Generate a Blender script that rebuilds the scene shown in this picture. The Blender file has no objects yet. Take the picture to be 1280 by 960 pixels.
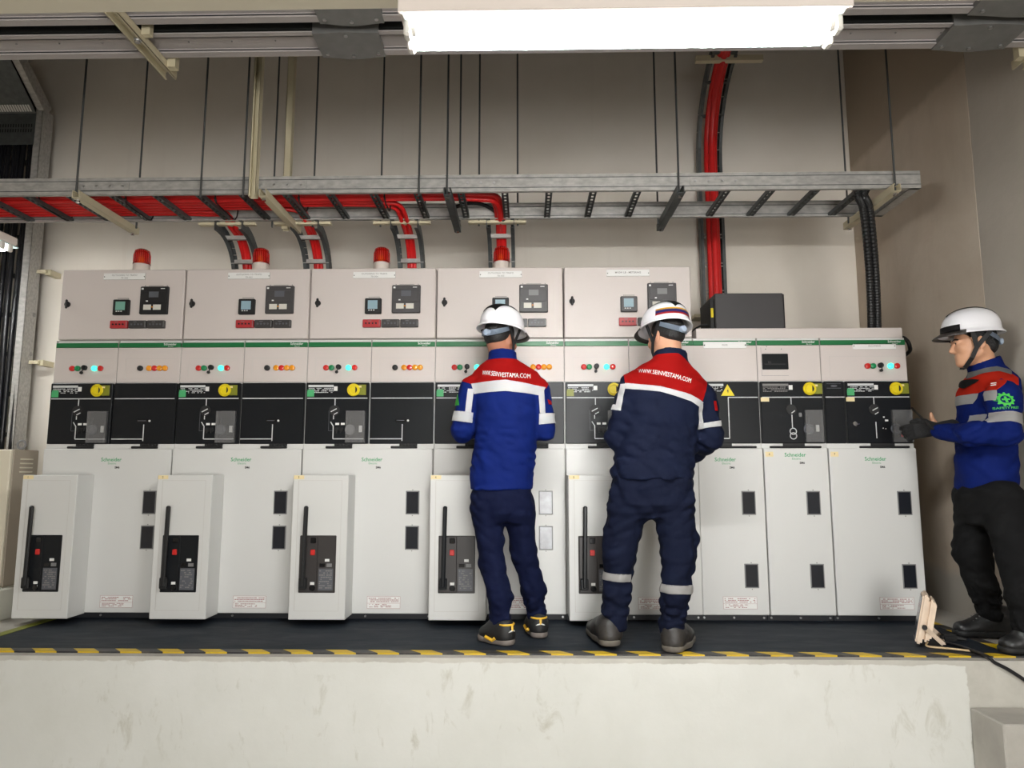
import bpy, bmesh, math, random
import numpy as np
from mathutils import Vector, Matrix
from mathutils.bvhtree import BVHTree
random.seed(7); np.random.seed(7)
PI = math.pi
S = bpy.context.scene
COL = S.collection

# ------------------------------------------------------------------ survey
# the photograph's camera (24 mm equivalent), 0.81 m above the switchgear platform, whose top is z = 0
FPX = 888.0; TH = math.radians(7.24); PS = math.radians(1.2); CH = 0.81
def ray(px, py):
    u = (px-640)/FPX; v = (py-480)/FPX
    x = u; y = math.cos(TH)+v*math.sin(TH); z = math.sin(TH)-v*math.cos(TH)
    return np.array([x*math.cos(PS)-y*math.sin(PS), x*math.sin(PS)+y*math.cos(PS), z])
def W(px, py, Y):
    q = ray(px, py); return q*(Y/q[1])+np.array([0, 0, CH])
def WZ(px, py, Z):
    q = ray(px, py); return q*((Z-CH)/q[2])+np.array([0, 0, CH])

cam = bpy.data.cameras.new('camera'); camo = bpy.data.objects.new('camera', cam); COL.objects.link(camo)
cam.sensor_width = 36; cam.lens = FPX/1280*36; cam.clip_start = 0.05
camo.location = (0, 0, CH); camo.rotation_euler = (PI/2+TH, 0, PS)
S.camera = camo

# ------------------------------------------------------------------ materials
def lin(c): return tuple(((v/255+0.055)/1.055)**2.4 if v > 10.3 else v/255/12.92 for v in c)
def mat(name, rgb, rough=0.5, metal=0.0, var=0.0, vscale=6.0, bump=0.0, bscale=40.0, emit=0.0, alpha=1.0, stretch=(1, 1, 1), trans=0.0, coat=0.0):
    m = bpy.data.materials.new(name); m.use_nodes = True
    nt = m.node_tree; b = nt.nodes['Principled BSDF']
    col = lin(rgb)
    b.inputs['Base Color'].default_value = (*col, 1); b.inputs['Roughness'].default_value = rough; b.inputs['Metallic'].default_value = metal
    if emit:
        b.inputs['Emission Color'].default_value = (*col, 1); b.inputs['Emission Strength'].default_value = emit
    if alpha < 1: b.inputs['Alpha'].default_value = alpha
    if trans: b.inputs['Transmission Weight'].default_value = trans
    if coat: b.inputs['Coat Weight'].default_value = coat
    if var or bump:
        tc = nt.nodes.new('ShaderNodeTexCoord'); mp = nt.nodes.new('ShaderNodeMapping'); mp.inputs['Scale'].default_value = stretch
        nt.links.new(tc.outputs['Object'], mp.inputs['Vector'])
    if var:
        n = nt.nodes.new('ShaderNodeTexNoise'); n.inputs['Scale'].default_value = vscale; n.inputs['Detail'].default_value = 6
        nt.links.new(mp.outputs[0], n.inputs['Vector'])
        r = nt.nodes.new('ShaderNodeMapRange'); r.inputs[1].default_value = 0.25; r.inputs[2].default_value = 0.75
        r.inputs[3].default_value = 1-var; r.inputs[4].default_value = 1+var
        nt.links.new(n.outputs['Fac'], r.inputs[0])
        mx = nt.nodes.new('ShaderNodeVectorMath'); mx.operation = 'SCALE'; mx.inputs[0].default_value = col
        nt.links.new(r.outputs[0], mx.inputs['Scale']); nt.links.new(mx.outputs[0], b.inputs['Base Color'])
    if bump:
        n2 = nt.nodes.new('ShaderNodeTexNoise'); n2.inputs['Scale'].default_value = bscale; n2.inputs['Detail'].default_value = 4
        nt.links.new(mp.outputs[0], n2.inputs['Vector'])
        bp = nt.nodes.new('ShaderNodeBump'); bp.inputs['Strength'].default_value = bump; bp.inputs['Distance'].default_value = 0.01
        nt.links.new(n2.outputs['Fac'], bp.inputs['Height']); nt.links.new(bp.outputs[0], b.inputs['Normal'])
    return m
class MX: pass
def cloth(*a, **k):
    m = mat(*a, **k); m.node_tree.nodes['Principled BSDF'].inputs['Specular IOR Level'].default_value = 0.12; return m
M = MX()
M.enamel = mat('white_enamel', (205, 205, 202), 0.45, var=0.015, vscale=2)
M.enamel2 = mat('white_enamel_cabinet', (202, 193, 188), 0.45, var=0.015, vscale=2)
M.groove = mat('panel_joint', (150, 145, 140), 0.7)
M.frame_groove = mat('fine_panel_joint', (188, 185, 180), 0.6)
M.black = mat('black_mechanism_plastic', (24, 26, 29), 0.3, var=0.05, vscale=3)
M.black.node_tree.nodes['Principled BSDF'].inputs['Specular IOR Level'].default_value = 0.22
M.black2 = mat('matt_black', (17, 17, 18), 0.6)
M.gloss_black = mat('gloss_black', (16, 17, 20), 0.15)
M.dark_brown = mat('dark_brown_mechanism', (46, 42, 41), 0.42, var=0.08, vscale=8)
M.plinth = mat('dark_plinth', (34, 36, 42), 0.5)
M.green = mat('green_strip', (15, 104, 56), 0.4)
M.logo_green = mat('logo_green', (40, 150, 90), 0.5)
M.white = mat('white_print', (225, 225, 222), 0.5)
M.line = mat('mimic_line_white', (200, 202, 202), 0.5)
M.dim = mat('grey_print', (125, 122, 120), 0.6)
M.inkred = mat('red_print', (165, 120, 118), 0.6)
M.red = mat('signal_red', (196, 38, 34), 0.35)
M.redlamp = mat('red_lamp_lens', (205, 40, 36), 0.2, coat=0.5)
M.greenbtn = mat('green_button', (22, 128, 78), 0.35)
M.amber = mat('amber_lamp_lens', (232, 150, 30), 0.2, coat=0.5)
M.lit = mat('lit_green_lamp', (70, 235, 200), 0.2, emit=1.3)
M.yellow = mat('yellow_plastic', (222, 200, 20), 0.4)
M.yellow_dim = mat('olive_yellow_label', (122, 126, 30), 0.45)
M.cream = mat('cream_sticker', (226, 208, 160), 0.6)
M.sticker_green = mat('green_sticker', (70, 165, 105), 0.5)
M.glass_dark = mat('dark_inspection_glass', (34, 36, 42), 0.1)
M.glass_grey = mat('grey_reflection_glass', (104, 106, 112), 0.15, var=0.5, vscale=14)  # grey mottling paints reflections into the fourth cubicle's windows
M.clear = mat('clear_plastic_cover', (150, 150, 150), 0.15, alpha=0.24)
M.grey_plastic = mat('grey_plastic', (120, 120, 120), 0.5)
M.mid_grey = mat('mid_grey_plastic', (84, 86, 92), 0.45)
M.silver = mat('silver_metal', (190, 190, 190), 0.3, metal=0.9)
M.chrome = mat('chrome', (220, 220, 220), 0.12, metal=1.0)
M.screen = mat('meter_screen_grey', (130, 155, 165), 0.3, emit=0.15)
M.screen_green = mat('meter_screen_green', (105, 150, 135), 0.3, emit=0.12)
M.relay_key = mat('relay_key_white', (205, 202, 192), 0.5)
M.test_red = mat('test_block_red', (170, 46, 50), 0.4)
M.test_black = mat('test_block_black', (58, 56, 56), 0.4)
M.galv = mat('galvanised_steel', (176, 174, 170), 0.45, metal=0.3, var=0.24, vscale=22, stretch=(1, 3, 2))
M.galv_dark = mat('dark_galvanised_steel', (92, 96, 96), 0.5, metal=0.5, var=0.2, vscale=25)
M.rod = mat('threaded_steel', (96, 98, 98), 0.45, metal=0.7)
M.strut = mat('beige_strut', (206, 196, 166), 0.5, var=0.05, vscale=10)
M.red_cable = mat('red_cable_sheath', (214, 34, 34), 0.38, var=0.06, vscale=18)
M.black_cable = mat('black_cable_sheath', (20, 21, 25), 0.28, bump=0.25, bscale=30)
M.conduit = mat('black_corrugated_conduit', (24, 24, 25), 0.42)
M.busway = mat('busway_grey', (176, 170, 168), 0.45, var=0.04, vscale=5)
M.busway_side = mat('busway_dark_side', (44, 46, 45), 0.6)
M.joint = mat('busway_joint_grey', (124, 124, 122), 0.45, metal=0.15, var=0.1, vscale=20)
M.lamp_body = mat('lamp_white_enamel', (226, 216, 208), 0.4)
M.lamp_refl = mat('lamp_reflector', (196, 222, 222), 0.4)
M.tube = mat('fluorescent_tube', (252, 251, 249), 0.3, emit=230.0)
M.tube_dim = mat('fluorescent_tube_dim', (252, 251, 249), 0.3, emit=55.0)  # same tube, emission turned down to balance the wall brightness
M.holder = mat('lampholder_white', (225, 222, 214), 0.4)
M.beacon_red = mat('red_beacon_lens', (150, 14, 6), 0.1, alpha=0.84, coat=0.6)
M.beacon_white = mat('beacon_white_base', (216, 205, 196), 0.4)
M.bulb = mat('beacon_bulb', (255, 120, 30), 0.2, emit=0.9)
M.charcoal = mat('charcoal_steel', (64, 62, 63), 0.45, var=0.05, vscale=6)
M.tan = mat('tan_steel', (156, 145, 130), 0.55)
M.cream_steel = mat('cream_steel', (214, 206, 186), 0.5)
M.flood = mat('floodlight_cream', (224, 204, 182), 0.5, var=0.08, vscale=15)
M.beige_cable = mat('beige_cable', (205, 180, 140), 0.5)
M.skin1 = mat('skin_brown', (150, 98, 74), 0.55, var=0.05, vscale=20)
M.skin2 = mat('skin_tan', (190, 140, 112), 0.55, var=0.05, vscale=20)
M.skin3 = mat('skin_light', (200, 150, 118), 0.5, var=0.05, vscale=20)
M.hair = mat('black_hair', (14, 13, 14), 0.5, bump=0.6, bscale=160)
M.helmet = mat('hard_hat_white', (232, 232, 236), 0.28, coat=0.3)
M.helmet_dark = mat('hard_hat_dark_peak', (62, 58, 56), 0.3)
M.suspension = mat('hard_hat_cradle_grey', (150, 164, 182), 0.5)
M.strap = mat('black_webbing', (17, 17, 19), 0.7)
M.royal = cloth('royal_blue_cloth', (6, 24, 86), 0.8, var=0.1, vscale=9, bump=0.3, bscale=14)
M.navy = cloth('navy_cloth', (13, 19, 40), 0.8, var=0.1, vscale=9, bump=0.3, bscale=14)
M.navy_trouser = cloth('navy_trouser_cloth', (9, 15, 42), 0.85, var=0.1, vscale=9, bump=0.25, bscale=14)
M.navy_trouser2 = cloth('dark_navy_trouser_cloth', (12, 17, 36), 0.85, var=0.1, vscale=9, bump=0.25, bscale=14)
M.black_trouser = cloth('black_trouser_cloth', (20, 20, 21), 0.85, var=0.1, vscale=9, bump=0.25, bscale=14)
M.red_cloth = cloth('red_cloth', (176, 22, 20), 0.8, var=0.06, vscale=9, bump=0.15, bscale=14)
M.orange_cloth = cloth('orange_red_cloth', (206, 48, 30), 0.8, var=0.06, vscale=9)
M.reflect = mat('reflective_tape', (236, 236, 236), 0.4, bump=0.1, bscale=30)
M.reflect_dim = mat('grey_reflective_tape', (190, 188, 186), 0.4, bump=0.1, bscale=30)
M.badge = mat('green_badge', (70, 190, 70), 0.6)
M.leather = mat('worn_black_leather', (44, 41, 39), 0.5, var=0.3, vscale=14, bump=0.2, bscale=60)
M.black_leather = mat('black_leather', (24, 24, 25), 0.42, var=0.1, vscale=14, bump=0.2, bscale=60)
M.shoe_sole = mat('grey_tan_sole', (112, 104, 98), 0.7, var=0.12, vscale=20)
M.boot_sole = mat('dirty_boot_sole', (96, 90, 82), 0.75, var=0.2, vscale=20)
M.glove = mat('black_knit_glove', (14, 14, 15), 0.8, bump=0.4, bscale=160)
M.hblue = mat('stripe_blue', (52, 52, 130), 0.4); M.hyel = mat('stripe_yellow', (228, 180, 50), 0.4); M.hred = mat('stripe_red', (190, 44, 44), 0.4)

# ------------------------------------------------------------------ mesh builder
ORIG = {}
def origin_of(parent):
    while parent is not None:
        if parent.name in ORIG: return ORIG[parent.name]
        parent = parent.parent
    return np.zeros(3)
def tag(o, label=None, cat=None, group=None, kind=None):
    if label: o['label'] = label
    if cat: o['category'] = cat
    if group: o['group'] = group
    if kind: o['kind'] = kind
    return o
def empty(name, loc, label, cat, group=None):
    o = bpy.data.objects.new(name, None); COL.objects.link(o); o.location = loc; o.empty_display_size = 0.1
    ORIG[o.name] = np.array(loc, float)
    return tag(o, label, cat, group)
def link_mesh(name, me, m, parent=None, base=None, smooth=False):
    o = bpy.data.objects.new(name, me); COL.objects.link(o)
    if m is not None: me.materials.append(m)
    if parent is not None:
        o.parent = parent; b = origin_of(parent)
    else:
        b = np.array(base, float) if base is not None else np.zeros(3)
        ORIG[o.name] = b; o.location = b
    if np.any(b): me.transform(Matrix.Translation(-Vector(b)))
    if smooth: me.shade_smooth()
    return o
class MB:
    def __init__(s): s.bm = bmesh.new()
    def _bev(s, verts, bev, seg):
        if bev > 0:
            ed = list({e for v in verts for e in v.link_edges})
            bmesh.ops.bevel(s.bm, geom=ed, offset=bev, segments=seg, affect='EDGES', clamp_overlap=True)
    def box(s, x0, x1, y0, y1, z0, z1, bev=0.0, seg=1, R=None):
        mt = Matrix.Translation(((x0+x1)/2, (y0+y1)/2, (z0+z1)/2)) @ Matrix.Diagonal((abs(x1-x0), abs(y1-y0), abs(z1-z0), 1))
        if R is not None: mt = R @ mt
        r = bmesh.ops.create_cube(s.bm, size=1, matrix=mt); s._bev(r['verts'], bev, seg); return s
    def bar(s, a, b, w, h, up=(0, 0, 1), bev=0.0):
        a = Vector(a); b = Vector(b); d = (b-a); L = d.length; d.normalize()
        x = d.cross(Vector(up))
        if x.length < 1e-5: x = d.cross(Vector((1, 0, 0)))
        x.normalize(); z = x.cross(d)
        mt = Matrix.Translation((a+b)/2) @ Matrix((x, d, z)).transposed().to_4x4() @ Matrix.Diagonal((w, L, h, 1))
        r = bmesh.ops.create_cube(s.bm, size=1, matrix=mt); s._bev(r['verts'], bev, 1); return s
    def cyl(s, a, b, r, r2=None, seg=16, bev=0.0):
        a = Vector(a); b = Vector(b); d = b-a
        q = d.to_track_quat('Z', 'Y').to_matrix().to_4x4()
        rr = bmesh.ops.create_cone(s.bm, cap_ends=True, segments=seg, radius1=r, radius2=r if r2 is None else r2, depth=d.length, matrix=Matrix.Translation((a+b)/2) @ q)
        if bev: s._bev(rr['verts'], bev, 1)
        return s
    def sphere(s, c, r, sc=(1, 1, 1), seg=14, R=None):
        mt = Matrix.Translation(c) @ (R or Matrix.Identity(4)) @ Matrix.Diagonal((sc[0], sc[1], sc[2], 1))
        bmesh.ops.create_uvsphere(s.bm, u_segments=seg, v_segments=max(6, seg//2), radius=r, matrix=mt); return s
    def ring(s, c, R, r, axis='y', seg=20, tseg=6):
        pts = []
        for i in range(seg):
            t = 2*PI*i/seg
            if axis == 'y': pts.append((c[0]+R*math.cos(t), c[1], c[2]+R*math.sin(t)))
            elif axis == 'z': pts.append((c[0]+R*math.cos(t), c[1]+R*math.sin(t), c[2]))
            else: pts.append((c[0], c[1]+R*math.cos(t), c[2]+R*math.sin(t)))
        return s.tube(pts, r, tseg, closed=True)
    def tube(s, pts, r, seg=8, closed=False, rib=0.0, flat=None):
        P = [Vector(p) for p in pts]; n = len(P); rings = []
        prev = None
        for i in range(n):
            t = (P[(i+1) % n]-P[(i-1) % n]) if closed else (P[min(i+1, n-1)]-P[max(i-1, 0)])
            t.normalize()
            if prev is None:
                u = t.cross(Vector((0, 0, 1)))
                if u.length < 0.1: u = t.cross(Vector((0, 1, 0)))
            else:
                u = prev-t*prev.dot(t)
            u.normalize(); prev = u; w = t.cross(u)
            rr = (r[i] if hasattr(r, '__len__') else r)*(1+(rib if i % 2 else 0))
            rings.append([s.bm.verts.new(P[i]+u*rr*math.cos(2*PI*k/seg)+w*rr*math.sin(2*PI*k/seg)) for k in range(seg)])
        for i in range(n if closed else n-1):
            a, b = rings[i], rings[(i+1) % n]
            for k in range(seg): s.bm.faces.new((a[k], a[(k+1) % seg], b[(k+1) % seg], b[k]))
        if not closed:
            s.bm.faces.new(rings[0][::-1]); s.bm.faces.new(rings[-1])
        return s
    def lathe(s, prof, c=(0, 0, 0), seg=20, Mx=None):
        rings = []
        for r, z in prof:
            ring = []
            for k in range(seg):
                p = Vector((r*math.cos(2*PI*k/seg), r*math.sin(2*PI*k/seg), z))
                if Mx is not None: p = Mx @ p
                ring.append(s.bm.verts.new(p+Vector(c)))
            rings.append(ring)
        for a, b in zip(rings, rings[1:]):
            for k in range(seg): s.bm.faces.new((a[k], a[(k+1) % seg], b[(k+1) % seg], b[k]))
        s.bm.faces.new(rings[0][::-1]); s.bm.faces.new(rings[-1]); return s
    def prism(s, poly, y0, y1, fn=None):
        """poly: (x,z) outline; extruded from y0 to y1"""
        a = [s.bm.verts.new((x, y0, z)) for x, z in poly]; b = [s.bm.verts.new((x, y1, z)) for x, z in poly]
        n = len(poly)
        s.bm.faces.new(a); s.bm.faces.new(b[::-1])
        for i in range(n): s.bm.faces.new((a[i], b[i], b[(i+1) % n], a[(i+1) % n]))
        return s
    def raw(s, vs, fs):
        v = [s.bm.verts.new(p) for p in vs]
        for f in fs:
            try: s.bm.faces.new([v[i] for i in f])
            except ValueError: pass
        return s
    def obj(s, name, m, parent=None, base=None, smooth=False, recalc=True):
        if recalc: bmesh.ops.recalc_face_normals(s.bm, faces=s.bm.faces[:])
        me = bpy.data.meshes.new(name); s.bm.to_mesh(me); s.bm.free()
        o = link_mesh(name, me, m, parent, base, smooth)
        return o
def text_geo(txt, h, align='CENTER', bold=0.0):
    cu = bpy.data.curves.new('lettering', 'FONT'); cu.body = txt; cu.size = h; cu.align_x = align; cu.align_y = 'CENTER'; cu.resolution_u = 2; cu.offset = bold
    o = bpy.data.objects.new('lettering', cu); COL.objects.link(o)
    bpy.context.view_layer.update()
    me = bpy.data.meshes.new_from_object(o)
    vs = [tuple(v.co) for v in me.vertices]; fs = [tuple(p.vertices) for p in me.polygons]
    bpy.data.objects.remove(o); bpy.data.curves.remove(cu); bpy.data.meshes.remove(me)
    return vs, fs
def text(name, txt, x, y, z, h, m, parent, align='CENTER', bold=0.0, sx=1.0):
    vs, fs = text_geo(txt, h, align, bold)
    return MB().raw([(x+a*sx, y, z+b) for a, b, c in vs], fs).obj(name, m, parent, recalc=False)
ORD = ['first', 'second', 'third', 'fourth', 'fifth', 'sixth', 'seventh', 'eighth', 'ninth', 'tenth', 'eleventh', 'twelfth', 'thirteenth', 'fourteenth', 'fifteenth', 'sixteenth', 'seventeenth', 'eighteenth', 'nineteenth', 'twentieth']
def smooth_path(pts, n=6):
    P = [Vector(p) for p in pts]; out = []
    for i in range(len(P)-1):
        p0, p1, p2, p3 = P[max(i-1, 0)], P[i], P[i+1], P[min(i+2, len(P)-1)]
        for k in range(n):
            t = k/n
            out.append(0.5*((2*p1)+(-p0+p2)*t+(2*p0-5*p1+4*p2-p3)*t*t+(-p0+3*p1-3*p2+p3)*t**3))
    out.append(P[-1]); return out
# ------------------------------------------------------------------ the setting
YW = 5.29      # back wall
XR = 2.5       # right wall (thick plastered stretch next to the corner)
GZ = -0.74     # lower floor in front of the platform
ZC = 4.6
def nodes_mat(name, rough):
    m = bpy.data.materials.new(name); m.use_nodes = True; nt = m.node_tree; b = nt.nodes['Principled BSDF']; b.inputs['Roughness'].default_value = rough
    return m, nt, b
def nd(nt, t, **kw):
    n = nt.nodes.new(t)
    for k, v in kw.items(): setattr(n, k, v)
    return n
def mixc(nt, fac, a, b):
    n = nd(nt, 'ShaderNodeMix', data_type='RGBA')
    for sock, v in ((n.inputs[0], fac), (n.inputs[6], a), (n.inputs[7], b)):
        if isinstance(v, bpy.types.NodeSocket): nt.links.new(v, sock)
        elif isinstance(v, tuple): sock.default_value = (*v, 1)
        else: sock.default_value = v
    return n.outputs[2]
def noise(nt, vec, scale, detail=5, dist=0.0, rough=0.6):
    n = nd(nt, 'ShaderNodeTexNoise'); n.inputs['Scale'].default_value = scale; n.inputs['Detail'].default_value = detail; n.inputs['Distortion'].default_value = dist; n.inputs['Roughness'].default_value = rough
    nt.links.new(vec, n.inputs['Vector']); return n.outputs['Fac']
def ramp(nt, v, a, b, lo=0.0, hi=1.0):
    n = nd(nt, 'ShaderNodeMapRange'); n.inputs[1].default_value = a; n.inputs[2].default_value = b; n.inputs[3].default_value = lo; n.inputs[4].default_value = hi
    nt.links.new(v, n.inputs[0]); return n.outputs[0]
def mth(nt, op, a, b=None):
    n = nd(nt, 'ShaderNodeMath', operation=op)
    for i, v in enumerate((a, b)):
        if v is None: continue
        if isinstance(v, bpy.types.NodeSocket): nt.links.new(v, n.inputs[i])
        else: n.inputs[i].default_value = v
    return n.outputs[0]
def position(nt):
    g = nd(nt, 'ShaderNodeNewGeometry'); s = nd(nt, 'ShaderNodeSeparateXYZ'); nt.links.new(g.outputs['Position'], s.inputs[0])
    return g.outputs['Position'], s.outputs[0], s.outputs[1], s.outputs[2]
def scaled(nt, vec, sc):
    n = nd(nt, 'ShaderNodeMapping'); n.inputs['Scale'].default_value = sc; nt.links.new(vec, n.inputs[0]); return n.outputs[0]

def wall_mat():
    m, nt, b = nodes_mat('painted_wall', 0.85); P, x, y, z = position(nt)
    n = noise(nt, P, 1.6); c = mixc(nt, ramp(nt, n, 0.3, 0.7), lin((230, 222, 209)), lin((237, 230, 219)))
    st = noise(nt, scaled(nt, P, (9, 9, 0.5)), 1.0); c = mixc(nt, ramp(nt, st, 0.6, 0.9, 0, 0.15), c, lin((160, 148, 132)))
    nt.links.new(c, b.inputs['Base Color'])
    bp = nd(nt, 'ShaderNodeBump'); bp.inputs['Strength'].default_value = 0.1; bp.inputs['Distance'].default_value = 0.01
    nt.links.new(noise(nt, P, 9, 6), bp.inputs['Height']); nt.links.new(bp.outputs[0], b.inputs['Normal'])
    return m
def plaster_mat():
    m, nt, b = nodes_mat('bare_plaster', 0.9); P, x, y, z = position(nt)
    n = noise(nt, P, 1.4, 6, 0.4); c = mixc(nt, ramp(nt, n, 0.3, 0.7), lin((188, 172, 153)), lin((208, 196, 180)))
    n2 = noise(nt, scaled(nt, P, (5, 5, 1.2)), 1.3, 6); c = mixc(nt, ramp(nt, n2, 0.5, 0.8, 0, 0.45), c, lin((176, 163, 146)))
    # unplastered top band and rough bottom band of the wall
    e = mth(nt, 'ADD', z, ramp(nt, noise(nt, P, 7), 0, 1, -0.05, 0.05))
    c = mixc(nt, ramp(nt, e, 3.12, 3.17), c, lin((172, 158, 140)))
    low = mth(nt, 'ADD', z, ramp(nt, noise(nt, P, 3), 0, 1, -0.06, 0.06))
    c = mixc(nt, ramp(nt, low, 0.27, 0.21), c, lin((178, 172, 162)))
    nt.links.new(c, b.inputs['Base Color'])
    bp = nd(nt, 'ShaderNodeBump'); bp.inputs['Strength'].default_value = 0.25; bp.inputs['Distance'].default_value = 0.02
    nt.links.new(noise(nt, P, 5, 7), bp.inputs['Height']); nt.links.new(bp.outputs[0], b.inputs['Normal'])
    return m
def concrete_mat(name, a, bcol, sc=3.0):
    m, nt, b = nodes_mat(name, 0.9); P, x, y, z = position(nt)
    c = mixc(nt, ramp(nt, noise(nt, P, sc, 7, 0.3), 0.3, 0.7), lin(a), lin(bcol))
    nt.links.new(c, b.inputs['Base Color'])
    bp = nd(nt, 'ShaderNodeBump'); bp.inputs['Strength'].default_value = 0.2; bp.inputs['Distance'].default_value = 0.01
    nt.links.new(noise(nt, P, 20, 6), bp.inputs['Height']); nt.links.new(bp.outputs[0], b.inputs['Normal'])
    return m
def front_mat():
    # white-painted plinth wall: paint stops a little below the edge and at the stair
    m, nt, b = nodes_mat('painted_platform_face', 0.75); P, x, y, z = position(nt)
    conc = mixc(nt, ramp(nt, noise(nt, P, 4, 7), 0.3, 0.7), lin((168, 165, 156)), lin((196, 193, 184)))
    white = mixc(nt, ramp(nt, noise(nt, P, 1.3, 6), 0.35, 0.7), lin((200, 200, 193)), lin((213, 213, 208)))
    # scuffs and brown splashes
    s1 = noise(nt, scaled(nt, P, (5, 5, 2.2)), 2.0, 8, 0.6, 0.7); cl = noise(nt, P, 1.1, 2)
    sp = mth(nt, 'MULTIPLY', ramp(nt, s1, 0.56, 0.72), ramp(nt, cl, 0.40, 0.58))
    white = mixc(nt, mth(nt, 'MULTIPLY', sp, 0.6), white, lin((152, 146, 124)))
    ed = mth(nt, 'ADD', z, ramp(nt, noise(nt, scaled(nt, P, (1, 1, 0.1)), 7, 4), 0.2, 0.8, -0.011, 0.011))
    xe = mth(nt, 'ADD', x, ramp(nt, noise(nt, P, 12, 4), 0.2, 0.8, -0.015, 0.015))
    mask = mth(nt, 'MULTIPLY', ramp(nt, ed, -0.018, -0.022), ramp(nt, xe, 1.925, 1.92))
    c = mixc(nt, mask, conc, white)
    nt.links.new(c, b.inputs['Base Color'])
    bp = nd(nt, 'ShaderNodeBump'); bp.inputs['Strength'].default_value = 0.15; bp.inputs['Distance'].default_value = 0.01
    nt.links.new(noise(nt, P, 14, 6), bp.inputs['Height']); nt.links.new(bp.outputs[0], b.inputs['Normal'])
    return m
def rubber_mat():
    m, nt, b = nodes_mat('blue_black_rubber', 0.62); b.inputs['Specular IOR Level'].default_value = 0.2; P, x, y, z = position(nt)
    n = noise(nt, scaled(nt, P, (1.5, 5, 1)), 2.0, 8, 0.5, 0.7)
    c = mixc(nt, ramp(nt, n, 0.35, 0.75), lin((25, 31, 39)), lin((38, 45, 54)))
    d = noise(nt, scaled(nt, P, (2, 9, 1)), 1.7, 8, 1.0, 0.75)
    c = mixc(nt, ramp(nt, d, 0.62, 0.78, 0, 0.4), c, lin((90, 90, 86)))
    nt.links.new(c, b.inputs['Base Color']); nt.links.new(ramp(nt, n, 0.3, 0.7, 0.5, 0.75), b.inputs['Roughness'])
    return m
def tape_mat(name, ang, period=0.2):
    m, nt, b = nodes_mat(name, 0.5); P, x, y, z = position(nt)
    ca, sa = math.cos(ang), math.sin(ang)
    t = mth(nt, 'ADD', mth(nt, 'MULTIPLY', x, ca), mth(nt, 'MULTIPLY', y, sa))
    f = mth(nt, 'FRACT', mth(nt, 'DIVIDE', t, period))
    k = mth(nt, 'GREATER_THAN', f, 0.5)
    wear = ramp(nt, noise(nt, P, 14, 6), 0.5, 0.8, 0, 0.35)
    c = mixc(nt, k, lin((38, 37, 40)), lin((206, 172, 30)))
    c = mixc(nt, wear, c, lin((140, 130, 110)))
    nt.links.new(c, b.inputs['Base Color']); return m
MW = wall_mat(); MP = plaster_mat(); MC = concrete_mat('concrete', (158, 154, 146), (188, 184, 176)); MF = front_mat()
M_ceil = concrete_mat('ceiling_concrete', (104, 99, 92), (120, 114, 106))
M_ground = concrete_mat('ground_concrete', (150, 146, 138), (172, 168, 160), 1.5)
def struct(name, mb, m): return tag(mb.obj(name, m), kind='structure')
XL = -6.0; YB = -5.0
struct('wall_back', MB().box(XL-0.2, 3.6, YW, YW+0.2, GZ, ZC), MW)
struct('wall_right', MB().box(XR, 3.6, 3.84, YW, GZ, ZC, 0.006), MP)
M_rw = concrete_mat('grey_plaster', (176, 168, 157), (188, 181, 170), 1.5)
struct('wall_right_recess', MB().box(2.5005, 3.6, YB, 3.84, GZ, ZC), M_rw)
struct('wall_left', MB().box(XL-0.2, XL, YB, YW, GZ, ZC), MW)
# wall behind the photographer, with an unseen opening added to let daylight in
DX0, DX1, DZ1 = -0.2, 2.4, 1.9
struct('wall_front', MB().box(XL, DX0, YB-0.2, YB, GZ, ZC).box(DX1, 2.53, YB-0.2, YB, GZ, ZC).box(DX0, DX1, YB-0.2, YB, DZ1, ZC), MW)
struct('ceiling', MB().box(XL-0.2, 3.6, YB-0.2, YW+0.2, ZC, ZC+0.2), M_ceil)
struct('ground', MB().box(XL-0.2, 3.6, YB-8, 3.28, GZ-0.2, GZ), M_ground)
struct('added_shade_beam', MB().box(XL, 2.5, 2.3, 2.7, 3.02, ZC, 0.01), M_ceil)  # beam added above the view to keep light off the upper back wall
YE = 3.28
struct('floor', MB().box(XL, 2.53, YE+0.004, YW, GZ, 0.0), MC)
struct('wall_platform', MB().box(XL, 2.53, YE, YE+0.004, GZ, 0.0), MF)
# concrete stair beside the white platform face
z1 = W(1240, 884, YE)[2]; xs = W(1212, 884, YE)[0]
yf = WZ(1265, 906, z1)[1]
st = empty('concrete_stair', (2.4, yf, GZ), 'bare concrete stair block beside the white platform face', 'stair')
MB().box(xs, 2.525, yf, YE-0.001, GZ, z1, 0.006).obj('step', MC, st)
MB().box(xs, 2.525, yf-0.3, yf-0.001, GZ, GZ+(z1-GZ)/2, 0.006).obj('step', MC, st)

# rubber mat and hazard tapes
R0, R1 = -2.65, 2.19
MB().box(R0, R1, 3.385, 4.9, 0.0, 0.005, 0.002).obj('rubber_mat', rubber_mat(), base=(0, 4.1, 0))
tag(bpy.data.objects['rubber_mat'], 'long blue-black rubber mat on the concrete in front of the switchgear', 'mat')
o = MB().box(-2.75, 2.33, 3.333, 3.390, 0.0, 0.007).obj('hazard_tape', tape_mat('hazard_tape_front', PI/4, 0.139), base=(0, 3.36, 0)); tag(o, 'yellow and black striped floor tape along the platform edge, front border of the mat', 'tape', 'floor hazard tapes')
o = MB().box(R1-0.01, R1+0.045, 3.392, 4.35, 0.0, 0.007).obj('hazard_tape', tape_mat('hazard_tape_right', PI/2-0.4, 0.26), base=(R1, 3.9, 0)); tag(o, 'yellow and black striped floor tape beside the black boots, right border of the mat', 'tape', 'floor hazard tapes')
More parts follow.
